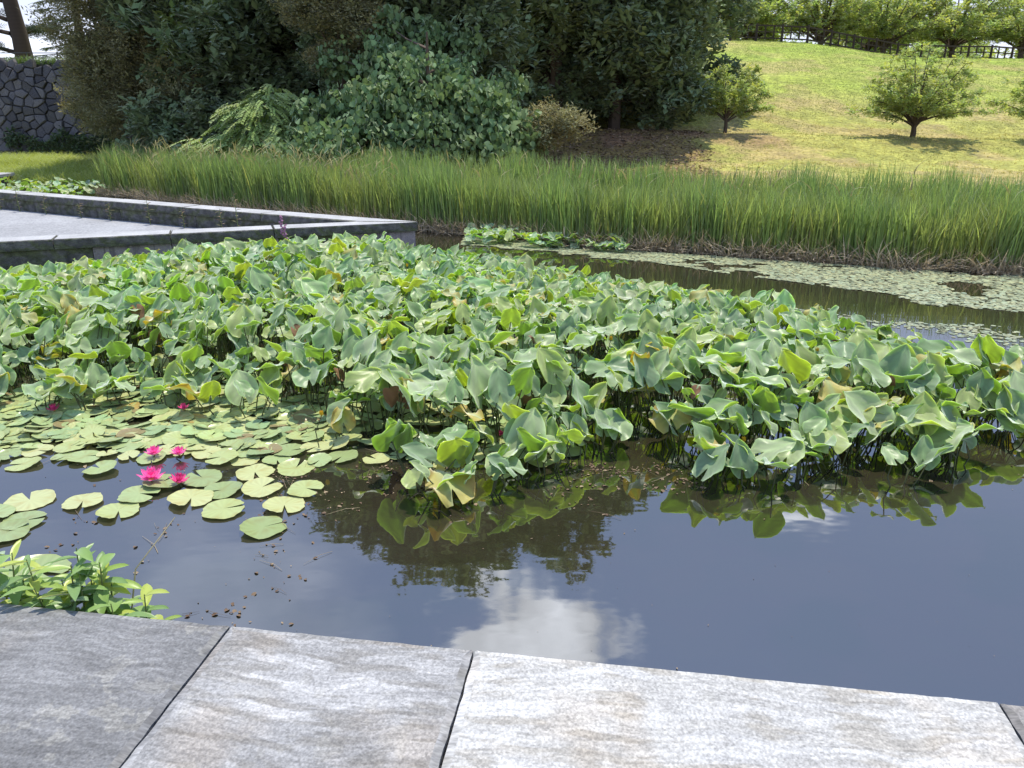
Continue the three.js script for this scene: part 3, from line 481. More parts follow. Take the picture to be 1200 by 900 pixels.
// ---------------------------------------------------------------- reeds
function bladeGeo(bend, w) { const pos = [], idx = [], n = 5; for (let j = 0; j <= n; j++) { const t = j / n, ww = w * (1 - Math.pow(t, 2.2)) + 0.001; pos.push(-ww, t, bend * t * t * t, ww, t, bend * t * t * t); } for (let j = 0; j < n; j++) { const a = j * 2; idx.push(a, a + 1, a + 2, a + 1, a + 3, a + 2); } return geoFrom(pos, idx); }
{
  const r = mulberry(711), lists = [[], [], []], dead = [], plume = [];
  for (let i = 0; i < 52000; i++) {
    const x = -13 + 24 * Math.pow(r(), 0.85), s = 2.9 * Math.pow(r(), 1.35), zr = pw(REED, x) + 0.25 * (fbm(x * 1.1, 3, 717, 3) - 0.5) * 2, z = zr - s;
    if (x < -11.0 + 0.9 * fbm(z * 1.7, 1, 3, 2)) continue; if (!inView(x, z, 0.8)) continue;
    const cl = fbm(x * 1.7, z * 1.7, 713, 3), big = fbm(x * 0.5 + 9, z * 0.5, 719, 2);
    let h = (0.50 + 0.72 * cl + 0.34 * r() + 0.12 * (big - 0.5)) * lerp(1.0, 0.88, smooth(-3, 3, x)) * (x > 5.9 && x < 7.2 ? 1.08 : 1);
    const g = smooth(0.3, 0.7, cl), br = 0.62 + 0.75 * r(), c = mix3(mix3([1.12, 1.05, 0.8], [0.86, 1.0, 0.85], g), [1.6, 1.25, 0.95], r() < 0.06 ? 0.8 : 0.15 * r()).map((v) => v * br);
    lists[i % 3].push([place(x, Math.max(-0.1, terrain(x, z) - 0.05), z, r() * 6.283, (r() - 0.5) * 0.15, (r() - 0.5) * 0.15 + 0.03, 1, h, 0.6 + r()), lin(...c)]);
    if (s < 0.8) dead.push([place(x, -0.06, z + 0.12, r() * 6.283, (r() - 0.5) * 0.9, (r() - 0.5) * 0.9, 0.9, 0.13 + 0.30 * r() * r() + 0.04, 1), lin(...mix3([0.5, 0.42, 0.3], [1.1, 1.0, 0.85], r()))]);
    if (x < -2 && r() < 0.025 || r() < 0.004) plume.push([place(x, h * (0.82 + 0.2 * r()), z, r() * 6, (r() - 0.5) * 0.5, 0.1 + 0.3 * r(), 1, 0.22, 1), lin(0.9, 0.85, 0.6)]);
  }
  const M = leafMat(0.26, 0.345, 0.09, { t: 0.5 }), D = leafMat(0.62, 0.55, 0.42, { t: 0.3 }), P = leafMat(0.34, 0.32, 0.17, { t: 0.4 });
  const bed = new THREE.Group(); bed.name = 'reed_bed'; bed.userData.kind = 'stuff'; tag(bed, 'tall dense band of green reeds with straw coloured feet along the pond', 'reeds'); scene.add(bed);
  [bladeGeo(0.10, 0.0105), bladeGeo(0.22, 0.0125), bladeGeo(0.03, 0.0085)].forEach((g, k) => scatter('reeds', g, M, lists[k], bed));
  scatter('dead_reeds', bladeGeo(0.3, 0.009), D, dead, bed); scatter('reed_plumes', bladeGeo(0.25, 0.012), P, plume, bed);
  // short yellow-green meadow grass beyond the water on the far side, below the stone rampart
  const grass = [];
  for (let i = 0; i < 26000; i++) { const x = -22 + 12.5 * r(), z = -21.2 - 8.6 * r(); if (!inView(x, z, 0.5)) continue; const n = fbm(x * 0.6, z * 0.6, 731, 3); grass.push([place(x, Math.max(-0.02, terrain(x, z)), z, r() * 6.28, (r() - 0.5) * 0.4, (r() - 0.5) * 0.4, 1.6, (z < -24 ? 0.22 : 0.34) + 0.14 * r(), 1), lin(...mix3([1.15, 1.1, 0.5], [1.9, 1.5, 0.75], n * r()))]); }
  tag(scatter('meadow_grass', bladeGeo(0.3, 0.006), M, grass), 'bright yellow green grass below the stone rampart', 'grass');
  // mown turf on the bank
  const turf = [], tuft = mergeGeometries([0, 1, 2, 3, 4].map((k) => bladeGeo(0.5, 0.05).applyMatrix4(place(0.25 * Math.cos(k * 2), 0, 0.25 * Math.sin(k * 2), k * 1.9, 0.35, 0, 1, 0.7 + 0.1 * k, 1))));
  for (let i = 0; i < 110000; i++) { const z = -12.5 - 38 * Math.pow(r(), 0.9), x = -1 + 36 * r(); if (!inView(x, z, 0.5) || pw(REED, x) - z < 2.6) continue; const n = fbm(x * 0.5, z * 0.7, 741, 4); const edge = 5.9 - (z + 26) * 0.26 + (fbm(x * 0.9, z * 0.9, 41, 4) - 0.5) * 2.4; if (x < edge && z > -27 && r() > 0.07) continue; if (n < 0.36 && r() < 0.7) continue; const c = mix3([1.0, 1.0, 0.8], [1.6, 1.3, 0.9], smooth(0.62, 0.35, n + 0.2 * (r() - 0.5) + 0.14 * smooth(-29, -40, z))).map((v, q) => v * lerp(1, [0.82, 1.0, 0.7][q], smooth(-29, -40, z))); turf.push([place(x, terrain(x, z) - 0.008, z, r() * 6.28, 0, 0, 0.045 + 0.05 * r(), 0.03 + 0.05 * r()), lin(...c)]); }
  tag(scatter('turf_grass', tuft, leafMat(0.31, 0.32, 0.09, { t: 0.3 }), turf), 'short mown grass covering the sunny bank', 'grass');
  const litter = []; for (let i = 0; i < 22000; i++) { const x = -3 + 10 * r(), z = -14.2 - 14 * r(); const edge = 6.1 - (z + 26) * 0.26 + (fbm(x * 0.9, z * 0.9, 41, 4) - 0.5) * 2.6; if (x > edge && r() > 0.03 || pw(REED, x) - z < 2.7) continue; litter.push([place(x, terrain(x, z) + 0.012, z, r() * 6, (r() - 0.5) * 0.9, (r() - 0.5) * 0.9, 0.04 + 0.06 * r()), lin(...mix3([0.16, 0.10, 0.06], [0.42, 0.30, 0.19], r() * r()))]); }
  tag(scatter('fallen_leaves', lanceLeaf(0.3, 0.2), new THREE.MeshStandardMaterial({ roughness: 1, side: THREE.DoubleSide }), litter), 'brown fallen leaves covering the bare bank under the evergreens', 'fallen leaves');
}

// ---------------------------------------------------------------- trees
const barkTex = tex(512, (u, v) => { const n = fbm(u * 26, v * 7, 801, 5, 1), k = 0.5 + 0.8 * n; return [0.34 * k, 0.29 * k, 0.245 * k]; });
const barkMat = new THREE.MeshStandardMaterial({ map: barkTex, roughness: 1, bumpMap: barkTex, bumpScale: 0.03 });
const leaf2 = (ax, ay, az, dx, dy, dz, L, w, roll, pos, idx) => { // one small folded leaf from a point along a direction
  const d = V(dx, dy, dz).normalize(), s = V(0, 1, 0).cross(d); if (s.lengthSq() < 1e-3) s.set(1, 0, 0); s.normalize().applyAxisAngle(d, roll); const n = V().crossVectors(d, s), b = pos.length / 3, m = V(ax, ay, az).addScaledVector(d, L * 0.5), e = V(ax, ay, az).addScaledVector(d, L);
  for (const p of [V(ax, ay, az), m.clone().addScaledVector(s, w).addScaledVector(n, w * 0.3), m.clone().addScaledVector(s, -w).addScaledVector(n, w * 0.3), e]) pos.push(p.x, p.y, p.z); idx.push(b, b + 1, b + 3, b, b + 3, b + 2);
};
function clusterGeo(seed, n, L, w, kind) {
  const r = mulberry(seed), pos = [], idx = [];
  for (let i = 0; i < n; i++) {
    if (kind === 'spray') { const t = i / n, sd = i % 2 ? 1 : -1; leaf2(0, 0.1 * t - 0.25 * t * t, t, sd * 0.8, -0.25 + 0.3 * (r() - 0.5), 0.7, L * (1 - 0.3 * t), w, (r() - 0.5) * 0.7, pos, idx); }
    else if (kind === 'needle') { const a = r() * 6.283, u = r() * 1.6 - 0.3; leaf2((r() - 0.5) * 0.7, (r() - 0.5) * 0.3, (r() - 0.5) * 0.7, Math.cos(a), u, Math.sin(a), L, w, r() * 3, pos, idx); }
    else if (kind === 'round') { const a = r() * 6.283, b = pos.length / 3, ox = (r() - 0.5) * 1.6, oy = (r() - 0.5) * 1.4, oz = (r() - 0.5) * 1.6, m = place(ox, oy, oz, a, 0.5 + 0.9 * r(), (r() - 0.5) * 0.8, L); for (const p of [[0, 0, 0], [-w * 1.15, 0.08, 0.3], [-w * 0.85, 0.05, 0.72], [0, -0.1, 1], [w * 0.85, 0.05, 0.72], [w * 1.15, 0.08, 0.3], [0, 0, 0.5]]) { const v = V(...p).applyMatrix4(m); pos.push(v.x, v.y, v.z); } for (let k = 0; k < 6; k++) idx.push(b + 6, b + k, b + (k + 1) % 6); }
    else { const a = r() * 6.283, u = r() * 1.3 - 0.45, q = Math.sqrt(Math.max(0, 1 - u * u)); leaf2((r() - 0.5) * 0.8, (r() - 0.5) * 0.6, (r() - 0.5) * 0.8, Math.cos(a) * q, u * 0.8 - 0.1, Math.sin(a) * q, L * (0.7 + 0.5 * r()), w, (r() - 0.5) * 1.2, pos, idx); }
  }
  return geoFrom(pos, idx);
}
const G = { broad: clusterGeo(1, 14, 0.55, 0.15), fine: clusterGeo(2, 26, 0.34, 0.055), needle: clusterGeo(3, 40, 0.55, 0.016, 'needle'), spray: clusterGeo(4, 16, 0.26, 0.062, 'spray'), big: clusterGeo(5, 7, 0.72, 0.36, 'round') };
const T = { broad: leafMat(0.16, 0.22, 0.085, { t: 0.3, coat: 0.2, cr: 0.5 }), olive: leafMat(0.25, 0.235, 0.09, { t: 0.3 }), yellow: leafMat(0.27, 0.37, 0.08, { t: 0.45 }), vine: leafMat(0.155, 0.245, 0.08, { t: 0.35, coat: 0.2, cr: 0.5 }), cherry: leafMat(0.38, 0.46, 0.085, { t: 0.6 }), pine: leafMat(0.05, 0.075, 0.03, { t: 0.2 }) };

// a tree with a lobed crown: lobes are [dx, y, dz, radius, squash]; foliage sits in the outer shell of each lobe, limbs run to the lobes
function lobedTree(name, label, x, z, lobes, o) {
  const r = mulberry(o.seed), y0 = terrain(x, z) + (o.up ?? 0), tree = thing(name, label, o.category ?? 'tree', [x, y0, z], o.group), tops = lobes.map((l) => l[1]), H = Math.max(...tops);
  const tr = o.trunk ?? 0.22, lean = o.lean ?? 0.3, trunkPts = [0, 0.2, 0.45, 0.7, 0.92].map((t) => V(lean * t * Math.sin(t * 4 + o.seed), H * t - (t ? 0 : 0.3), lean * t * Math.cos(t * 3 + o.seed)));
  const limbs = [tube(trunkPts, [tr * 1.25, tr, tr * 0.8, tr * 0.5, tr * 0.2], 8)];
  for (const [dx, y, dz, R] of lobes) { const t = clamp(y / H - 0.22, 0.12, 0.85), k = t * 4.6, j = Math.min(3, Math.floor(k)), s = trunkPts[j].clone().lerp(trunkPts[j + 1], clamp(k - j)), e = V(dx, y, dz); limbs.push(tube([s, s.clone().lerp(e, 0.5).add(V(0, -0.15 * R, 0)), e], [tr * 0.35, tr * 0.22, tr * 0.06], 5)); }
  part('trunk', mergeGeometries(limbs), barkMat, tree);
  const list = [], dens = (o.density ?? 60) * 2.3;
  lobes.forEach(([dx, y, dz, R, sq = 0.75]) => {
    const n = Math.round(dens * R * R * (o.size ? 0.16 / (o.size * o.size) * 0.36 : 1));
    for (let i = 0; i < n; i++) {
      const u = r() * 2 - 1, a = r() * 6.283, q = Math.sqrt(1 - u * u), bump = 0.68 + 0.6 * vnoise(Math.cos(a) * q * 2.6 + dx, u * 2.6 + Math.sin(a) * q * 2.6 + y, o.seed), rr = R * bump * (1 - 0.42 * Math.pow(r(), 1.7));
      const px = dx + Math.cos(a) * q * rr, py = y + u * rr * sq, pz = dz + Math.sin(a) * q * rr; if (py < 0.05) continue;
      const s = (o.size ?? 0.4) * (0.6 + 0.8 * r());
      list.push([o.geo === G.spray ? place(px, py, pz, Math.PI / 2 - a + (r() - 0.5) * 0.8, 0.15 + 0.35 * r(), (r() - 0.5) * 0.4, s * 1.6) : place(px, py, pz, r() * 6.28, (r() - 0.5) * 0.9 + q * 0.3 * Math.sin(a), (r() - 0.5) * 0.9, s), tint(r, 0.45, 0.12)]);
    }
  });
  scatter('crown', o.geo, o.mat, list, tree); return tree;
}
const lobesOf = (seed, n, H, base, R, lobe, cone = 0.35) => { const r = mulberry(seed), out = []; for (let i = 0; i < n; i++) { const t = (i + 0.5) / n, a = i * 2.4 + r(), w = R * (1 - cone * t) * Math.sqrt(Math.max(0.1, 1 - Math.pow(2 * t - 0.75, 2) * 0.55)) * (0.55 + 0.45 * r()); out.push([Math.cos(a) * w, lerp(base, H - lobe * 0.6, t), Math.sin(a) * w, lobe * (0.75 + 0.5 * r()), 0.72]); } return out; };

// the evergreen grove on the bank, from the rampart to the open slope
lobedTree('evergreen_tree', 'olive brown feathery evergreen next to the stone rampart', -11.75, -26.0, lobesOf(1, 17, 8.8, 0.9, 2.0, 1.25, 0.45), { seed: 11, geo: G.fine, mat: T.olive, density: 200, size: 0.36, trunk: 0.22 });
lobedTree('evergreen_tree', 'olive evergreen with hanging sprays beside the rampart tree, in front of dark trees', -10.4, -25.0, lobesOf(2, 12, 6.2, 0.8, 1.7, 1.05, 0.4), { seed: 12, geo: G.fine, mat: T.olive, density: 200, size: 0.34, trunk: 0.18 });
lobedTree('broadleaf_tree', 'dark green broadleaf tree rising behind the olive evergreens', -9.9, -28.2, lobesOf(3, 18, 9.6, 1.6, 2.9, 1.6), { seed: 13, geo: G.broad, mat: T.broad, density: 120, size: 0.42, trunk: 0.28 });
lobedTree('broadleaf_tree', 'dark broadleaf tree with a yellow green tuft above the shaded hollow', -8.2, -25.6, lobesOf(4, 18, 10.4, 1.0, 2.6, 1.5), { seed: 14, geo: G.broad, mat: T.broad, density: 130, size: 0.42, trunk: 0.26 });
lobedTree('broadleaf_tree', 'tall dark broadleaf tree behind the light green shrub', -5.2, -25.4, lobesOf(5, 24, 12.2, 0.8, 2.8, 1.6), { seed: 15, geo: G.broad, mat: T.broad, density: 130, size: 0.40, trunk: 0.32 });
lobedTree('broadleaf_tree', 'tallest dark broadleaf tree standing behind the vine covered thicket', -2.2, -24.6, lobesOf(6, 24, 13.4, 1.2, 3.1, 1.6), { seed: 16, geo: G.broad, mat: T.broad, density: 130, size: 0.40, trunk: 0.34 });
lobedTree('broadleaf_tree', 'dark broadleaf tree with drooping lower boughs over the litter covered bank', 1.3, -26.2, lobesOf(7, 22, 12.8, 2.4, 3.0, 1.6), { seed: 17, geo: G.broad, mat: T.broad, density: 130, size: 0.42, trunk: 0.34 });
lobedTree('broadleaf_tree', 'dark broadleaf tree at the edge of the open slope', 3.4, -27.0, lobesOf(8, 26, 11.6, 1.0, 2.5, 1.5), { seed: 18, geo: G.broad, mat: T.broad, density: 130, size: 0.42, trunk: 0.18 });
lobedTree('broadleaf_tree', 'grey green bushy tree where the grove meets the rail fence', 6.1, -31.5, lobesOf(9, 16, 9.0, 0.8, 2.2, 1.3), { seed: 19, geo: G.broad, mat: T.broad, density: 120, size: 0.40, trunk: 0.26 });
lobedTree('olive_tree', 'brown tinged evergreen overhanging the vine covered thicket', -4.4, -21.6, [[0, 4.6, 0, 1.2, 0.6], [0.7, 3.7, 0.4, 0.9, 0.55], [-0.6, 4.0, 0.5, 0.9, 0.55], [0.2, 5.6, -0.3, 1.2, 0.7], [-0.7, 5.5, 0, 1.0, 0.7], [0.6, 6.5, -0.2, 1.0, 0.8], [-0.2, 2.9, 0.3, 0.7, 0.5]], { seed: 20, geo: G.fine, mat: T.olive, density: 210, size: 0.32, trunk: 0.14 });
lobedTree('yellow_green_tree', 'small yellow green tree among the dark grove', -9.0, -23.6, [[0, 3.9, 0, 0.75, 0.7], [0.5, 4.4, 0.1, 0.6, 0.7], [-0.3, 3.4, 0.2, 0.5, 0.6]], { seed: 21, geo: G.broad, mat: T.yellow, density: 110, size: 0.36, trunk: 0.08 });
lobedTree('layered_shrub', 'light green shrub with layered feathery boughs behind the reeds', -6.4, -20.2, [[0, 1.2, 0, 0.95, 0.45], [-0.9, 1.0, 0.2, 0.7, 0.4], [0.8, 1.4, 0.1, 0.75, 0.4], [0.2, 1.9, 0, 0.75, 0.4], [-0.4, 0.7, 0.5, 0.7, 0.45], [0.6, 0.7, 0.4, 0.7, 0.45], [0.5, 2.3, -0.1, 0.45, 0.4]], { seed: 23, geo: G.spray, mat: T.yellow, density: 150, size: 0.30, trunk: 0.06, category: 'shrub' });
lobedTree('dark_shrub', 'dark green undergrowth shrub between the olive tree and the light shrub', -8.9, -22.6, [[0, 0.9, 0, 1.0, 0.7], [1.1, 0.8, 0, 0.9, 0.7], [-1.0, 1.0, 0, 0.9, 0.7], [0.4, 1.7, -0.3, 0.9, 0.7], [1.6, 1.5, -0.4, 0.8, 0.7], [-1.3, 1.7, -0.3, 0.7, 0.7]], { seed: 24, geo: G.broad, mat: T.broad, density: 120, size: 0.36, trunk: 0.06, category: 'shrub' });
lobedTree('dark_shrub', 'low dark shrub at the foot of the drooping broadleaf tree', 1.5, -26.8, [[0, 1.1, 0, 1.0, 0.8], [1.1, 1.2, -0.4, 1.0, 0.8], [-1.0, 1.2, 0, 1.0, 0.8], [2.2, 1.3, -0.8, 1.0, 0.8], [3.1, 1.5, -1.2, 1.0, 0.8]], { seed: 25, geo: G.broad, mat: T.broad, density: 120, size: 0.36, trunk: 0.06, category: 'shrub' });
lobedTree('grey_shrub', 'grey green shrub at the top edge of the grove above the litter bank', 5.4, -29.2, [[0, 1.0, 0, 0.9, 0.8], [0.3, 2.0, 0, 0.9, 0.8], [-0.2, 2.9, 0, 0.8, 0.8], [0.8, 1.3, 0, 0.7, 0.8], [0.5, 3.5, 0, 0.6, 0.7]], { seed: 26, geo: G.broad, mat: leafMat(0.06, 0.085, 0.05, { t: 0.3, coat: 0.6 }), density: 110, size: 0.34, trunk: 0.08, category: 'shrub' });
for (const [i, x, z, label] of [[0, -11.4, -33.0, 'dark tree filling the gap behind the rampart evergreen'], [1, -8.6, -32, 'dark tree deep in the grove behind the hollow'], [2, -4.0, -31.5, 'dark tree deep in the grove behind the tall trees'], [3, -0.2, -31, 'dark tree deep in the grove behind the drooping boughs'], [4, 3.2, -33, 'dark tree deep in the grove next to the open slope']])
  lobedTree('broadleaf_tree', label, x, z, lobesOf(70 + i, 20, 9.6, 0.4, 3.0, 1.7, 0.15), { seed: 170 + i, geo: G.broad, mat: T.broad, density: 80, size: 0.5, trunk: 0.28 });
// kudzu smothering a thicket: each lobe is a heap of big leaves
lobedTree('vine_thicket', 'thicket smothered in big leaved climbing vine behind the reeds', -1.7, -18.6, [[0, 1.0, 0, 1.25, 0.85], [-1.5, 0.8, 0, 1.1, 0.8], [1.2, 0.9, 0.1, 1.0, 0.85], [-2.7, 0.75, -0.2, 0.95, 0.8], [-0.3, 2.0, -0.5, 1.15, 0.8], [0.9, 1.9, -0.4, 0.8, 0.8], [-1.4, 1.8, -0.6, 0.9, 0.8], [1.9, 1.3, -0.2, 0.7, 0.8], [-0.8, 2.7, -1.2, 0.7, 0.8], [-1.6, 3.0, -1.6, 0.5, 1.0], [0.2, 2.5, -1.0, 0.6, 0.8], [-2.2, 1.9, -1.0, 0.6, 0.8], [-3.4, 0.7, -0.3, 0.7, 0.8], [-1.3, 3.7, -1.9, 0.35, 1.4], [0.6, 3.2, -2.0, 0.4, 1.5], [-2.7, 3.0, -2.2, 0.4, 1.6], [-0.4, 3.5, -2.2, 0.5, 1.0], [1.6, 2.3, -1.4, 0.45, 0.9], [-3.0, 1.7, -0.9, 0.5, 0.9]], { seed: 27, geo: G.big, mat: T.vine, density: 62, size: 0.19, trunk: 0.1, category: 'thicket' });
lobedTree('olive_shrub', 'brownish drooping shrub on the edge of the vine covered thicket', 0.9, -18.9, [[0, 1.45, 0, 0.6, 0.6], [0.45, 1.3, 0.2, 0.45, 0.6], [-0.3, 1.1, 0.2, 0.5, 0.6]], { seed: 28, geo: G.fine, mat: T.olive, density: 200, size: 0.28, trunk: 0.05, category: 'shrub' });

// young cherry trees on the bank: branches fan out and arch, leaves hang along them
function cherry(name, label, x, z, H, R, seed, o = {}) {
  const r = mulberry(seed), y0 = terrain(x, z), tree = thing(name, label, 'tree', [x, y0 - 0.03, z], o.group), limbs = [], list = [], tr = o.trunk ?? 0.075, fork = o.fork ?? H * 0.17;
  limbs.push(tube([V(0, -0.15, 0), V(0.02, fork * 0.5, 0), V(0, fork * 1.1, 0)], [tr * 1.2, tr, tr * 0.85], 8));
  const nb = o.branches ?? 18;
  for (let i = 0; i < nb; i++) {
    const a = i * 2.39996 + r() * 0.5, t = (i + 0.5) / nb, reach = R * (0.55 + 0.5 * r()) * (1 - 0.55 * t * t), top = fork + (H - fork) * (0.16 + 0.84 * t) * (0.9 + 0.15 * r());
    const s = V(0, fork * (0.75 + 0.5 * r()), 0), e = V(Math.cos(a) * reach, top, Math.sin(a) * reach), m = s.clone().lerp(e, 0.5).add(V(0, (0.05 + 0.18 * (1 - t)) * H * 0.4, 0)), pts = new THREE.QuadraticBezierCurve3(s, m, e).getPoints(7);
    limbs.push(tube(pts, pts.map((_, k) => tr * 0.5 * (1 - k / 8)), 5));
    const subs = o.subs ?? 9;
    for (let k = 0; k < subs; k++) {
      const u = 0.25 + 0.75 * (k + r()) / subs, q = u * 7, j = Math.min(6, Math.floor(q)), p = pts[j].clone().lerp(pts[j + 1], q - j), d = e.clone().sub(s).setY(0).normalize().applyAxisAngle(V(0, 1, 0), (r() - 0.5) * 2.6), L = R * (0.16 + 0.22 * r()), end = p.clone().addScaledVector(d, L).add(V(0, L * (0.1 - 0.25 * r()), 0));
      limbs.push(tube([p, end], [tr * 0.12, tr * 0.04], 3));
      const n = o.leaves ?? 5; for (let w = 0; w < n; w++) { const f = (w + r()) / n, c = p.clone().lerp(end, f); list.push([place(c.x + (r() - 0.5) * 0.12, c.y + (r() - 0.5) * 0.10, c.z + (r() - 0.5) * 0.12, r() * 6.283, (r() - 0.5) * 0.7, (r() - 0.5) * 0.7, (o.size ?? 0.19) * (0.6 + 0.6 * r())), tint(r, 0.4, 0.15)]); }
    }
  }
  part('trunk', mergeGeometries(limbs), barkMat, tree); scatter('crown', G.broad, o.mat ?? T.cherry, list, tree); return tree;
}
cherry('young_tree', 'small young tree with open crown beside the shaded litter bank', 6.95, -26.4, 2.35, 1.3, 31, { branches: 16, subs: 9, leaves: 6, trunk: 0.06, fork: 0.5 });
cherry('young_tree', 'wide spreading young tree alone in the middle of the sunny bank', 13.1, -26.4, 2.95, 2.1, 32, { branches: 24, subs: 11, leaves: 6, trunk: 0.085, fork: 0.42 });
cherry('young_tree', 'young tree with low boughs where the bank dips beside the wide tree', 17.6, -26.2, 3.0, 2.0, 33, { branches: 24, subs: 11, leaves: 6, trunk: 0.08, fork: 0.4 });

// ---------------------------------------------------------------- rail fence along the crest, trees beyond it
const woodTex = tex(512, (u, v) => { const n = fbm(u * 40, v * 4, 851, 4), k = 0.7 + 0.6 * n; return [0.235 * k, 0.195 * k, 0.165 * k]; });
{
  const wood = new THREE.MeshStandardMaterial({ map: woodTex, roughness: 0.95 }), line = [[9.4, -49.9], [13, -50], [17.6, -50], [20.8, -51], [24, -52], [27.5, -53], [31, -54], [36, -55.5], [41, -57]];
  const f = thing('rail_fence', 'dark brown timber rail fence following the crest of the grassy slope', 'fence');
  const bar = (a, b, w, name) => { const d = b.clone().sub(a), g = new THREE.BoxGeometry(w, w, d.length()); const m = part(name, g, wood, f); m.position.copy(a).lerp(b, 0.5); m.lookAt(b); };
  const P = []; for (let i = 0; i < line.length - 1; i++) { const [ax, az] = line[i], [bx, bz] = line[i + 1], L = Math.hypot(bx - ax, bz - az), n = Math.round(L / 1.5); for (let k = 0; k < n; k++) { const x = lerp(ax, bx, k / n), z = lerp(az, bz, k / n); P.push(V(x, terrain(x, z) - 0.02, z)); } }
  const post = new THREE.CylinderGeometry(0.07, 0.08, 1.02, 8), mid = new THREE.CylinderGeometry(0.045, 0.045, 0.72, 6), U = (p, h) => p.clone().add(V(0, h, 0));
  P.forEach((p, i) => {
    const m = part('post', post, wood, f); m.position.copy(U(p, 0.46)); if (i === P.length - 1) return; const q = P[i + 1];
    bar(U(p, 0.86), U(q, 0.86), 0.085, 'rail'); bar(U(p, 0.52), U(q, 0.52), 0.06, 'rail'); bar(U(p, 0.18), U(q, 0.18), 0.075, 'rail');
    for (const t of [0.34, 0.67]) { const b = part('baluster', mid, wood, f); b.position.copy(U(p.clone().lerp(q, t), 0.5)); }
  });
}
{
  const kinds = [['cherry tree with dark forked trunk just behind the rail fence', 21.0, -57.0, 6.4, 4.0], ['cherry tree with slanting limbs where the fence reaches its highest point', 15.4, -58.5, 6.6, 4.2], ['broad cherry tree behind the sloping run of fence', 26.2, -59.0, 6.6, 4.2], ['cherry tree with spreading crown behind the lower fence', 31.6, -60.0, 6.4, 4.2], ['cherry tree with dense crown at the lower end of the fence', 37.2, -61.0, 6.6, 4.4], ['cherry tree standing further back between the fence trees', 18.6, -66.0, 7.2, 4.4], ['pale cherry tree further back behind the lower fence trees', 29.0, -68.0, 7.4, 4.6], ['hazy cherry tree furthest along behind the lower fence', 42.5, -66.0, 7.2, 4.8]];
  kinds.forEach(([label, x, z, H, R], i) => cherry('cherry_tree', label, x, z, H, R, 50 + i, { mat: T.cherry, branches: 26, subs: 11, leaves: 4, trunk: 0.2, fork: 1.0, size: 0.42, group: 'sunlit cherry trees beyond the fence' }));
  for (let i = 0; i < 9; i++) lobedTree('fence_shrub', 'rounded green shrub filling the ground between fence and cherry trunks', 11.5 + i * 3.9, -64.5 - (i % 2) * 2.5 - i * 0.5, [[0, 0.7, 0, 1.5, 0.6], [1.6, 0.6, 0.3, 1.2, 0.6], [-1.5, 0.7, 0, 1.2, 0.6], [0.3, 1.5, -0.2, 1.0, 0.6]], { seed: 120 + i, geo: G.broad, mat: i % 3 ? T.cherry : T.yellow, density: 28, size: 0.6, trunk: 0.08, category: 'shrub', group: 'shrubs behind the rail fence' });
  for (let i = 0; i < 7; i++) lobedTree('distant_tree', ['rounded distant tree behind the cherry trees'][0], 10 + i * 8, -84 - (i % 3) * 5, lobesOf(90 + i, 16, 7.5, 0.6, 3.8, 2.2), { seed: 60 + i, geo: G.broad, mat: T.cherry, density: 26, size: 0.8, trunk: 0.3, group: 'distant trees behind the cherry trees' });
}

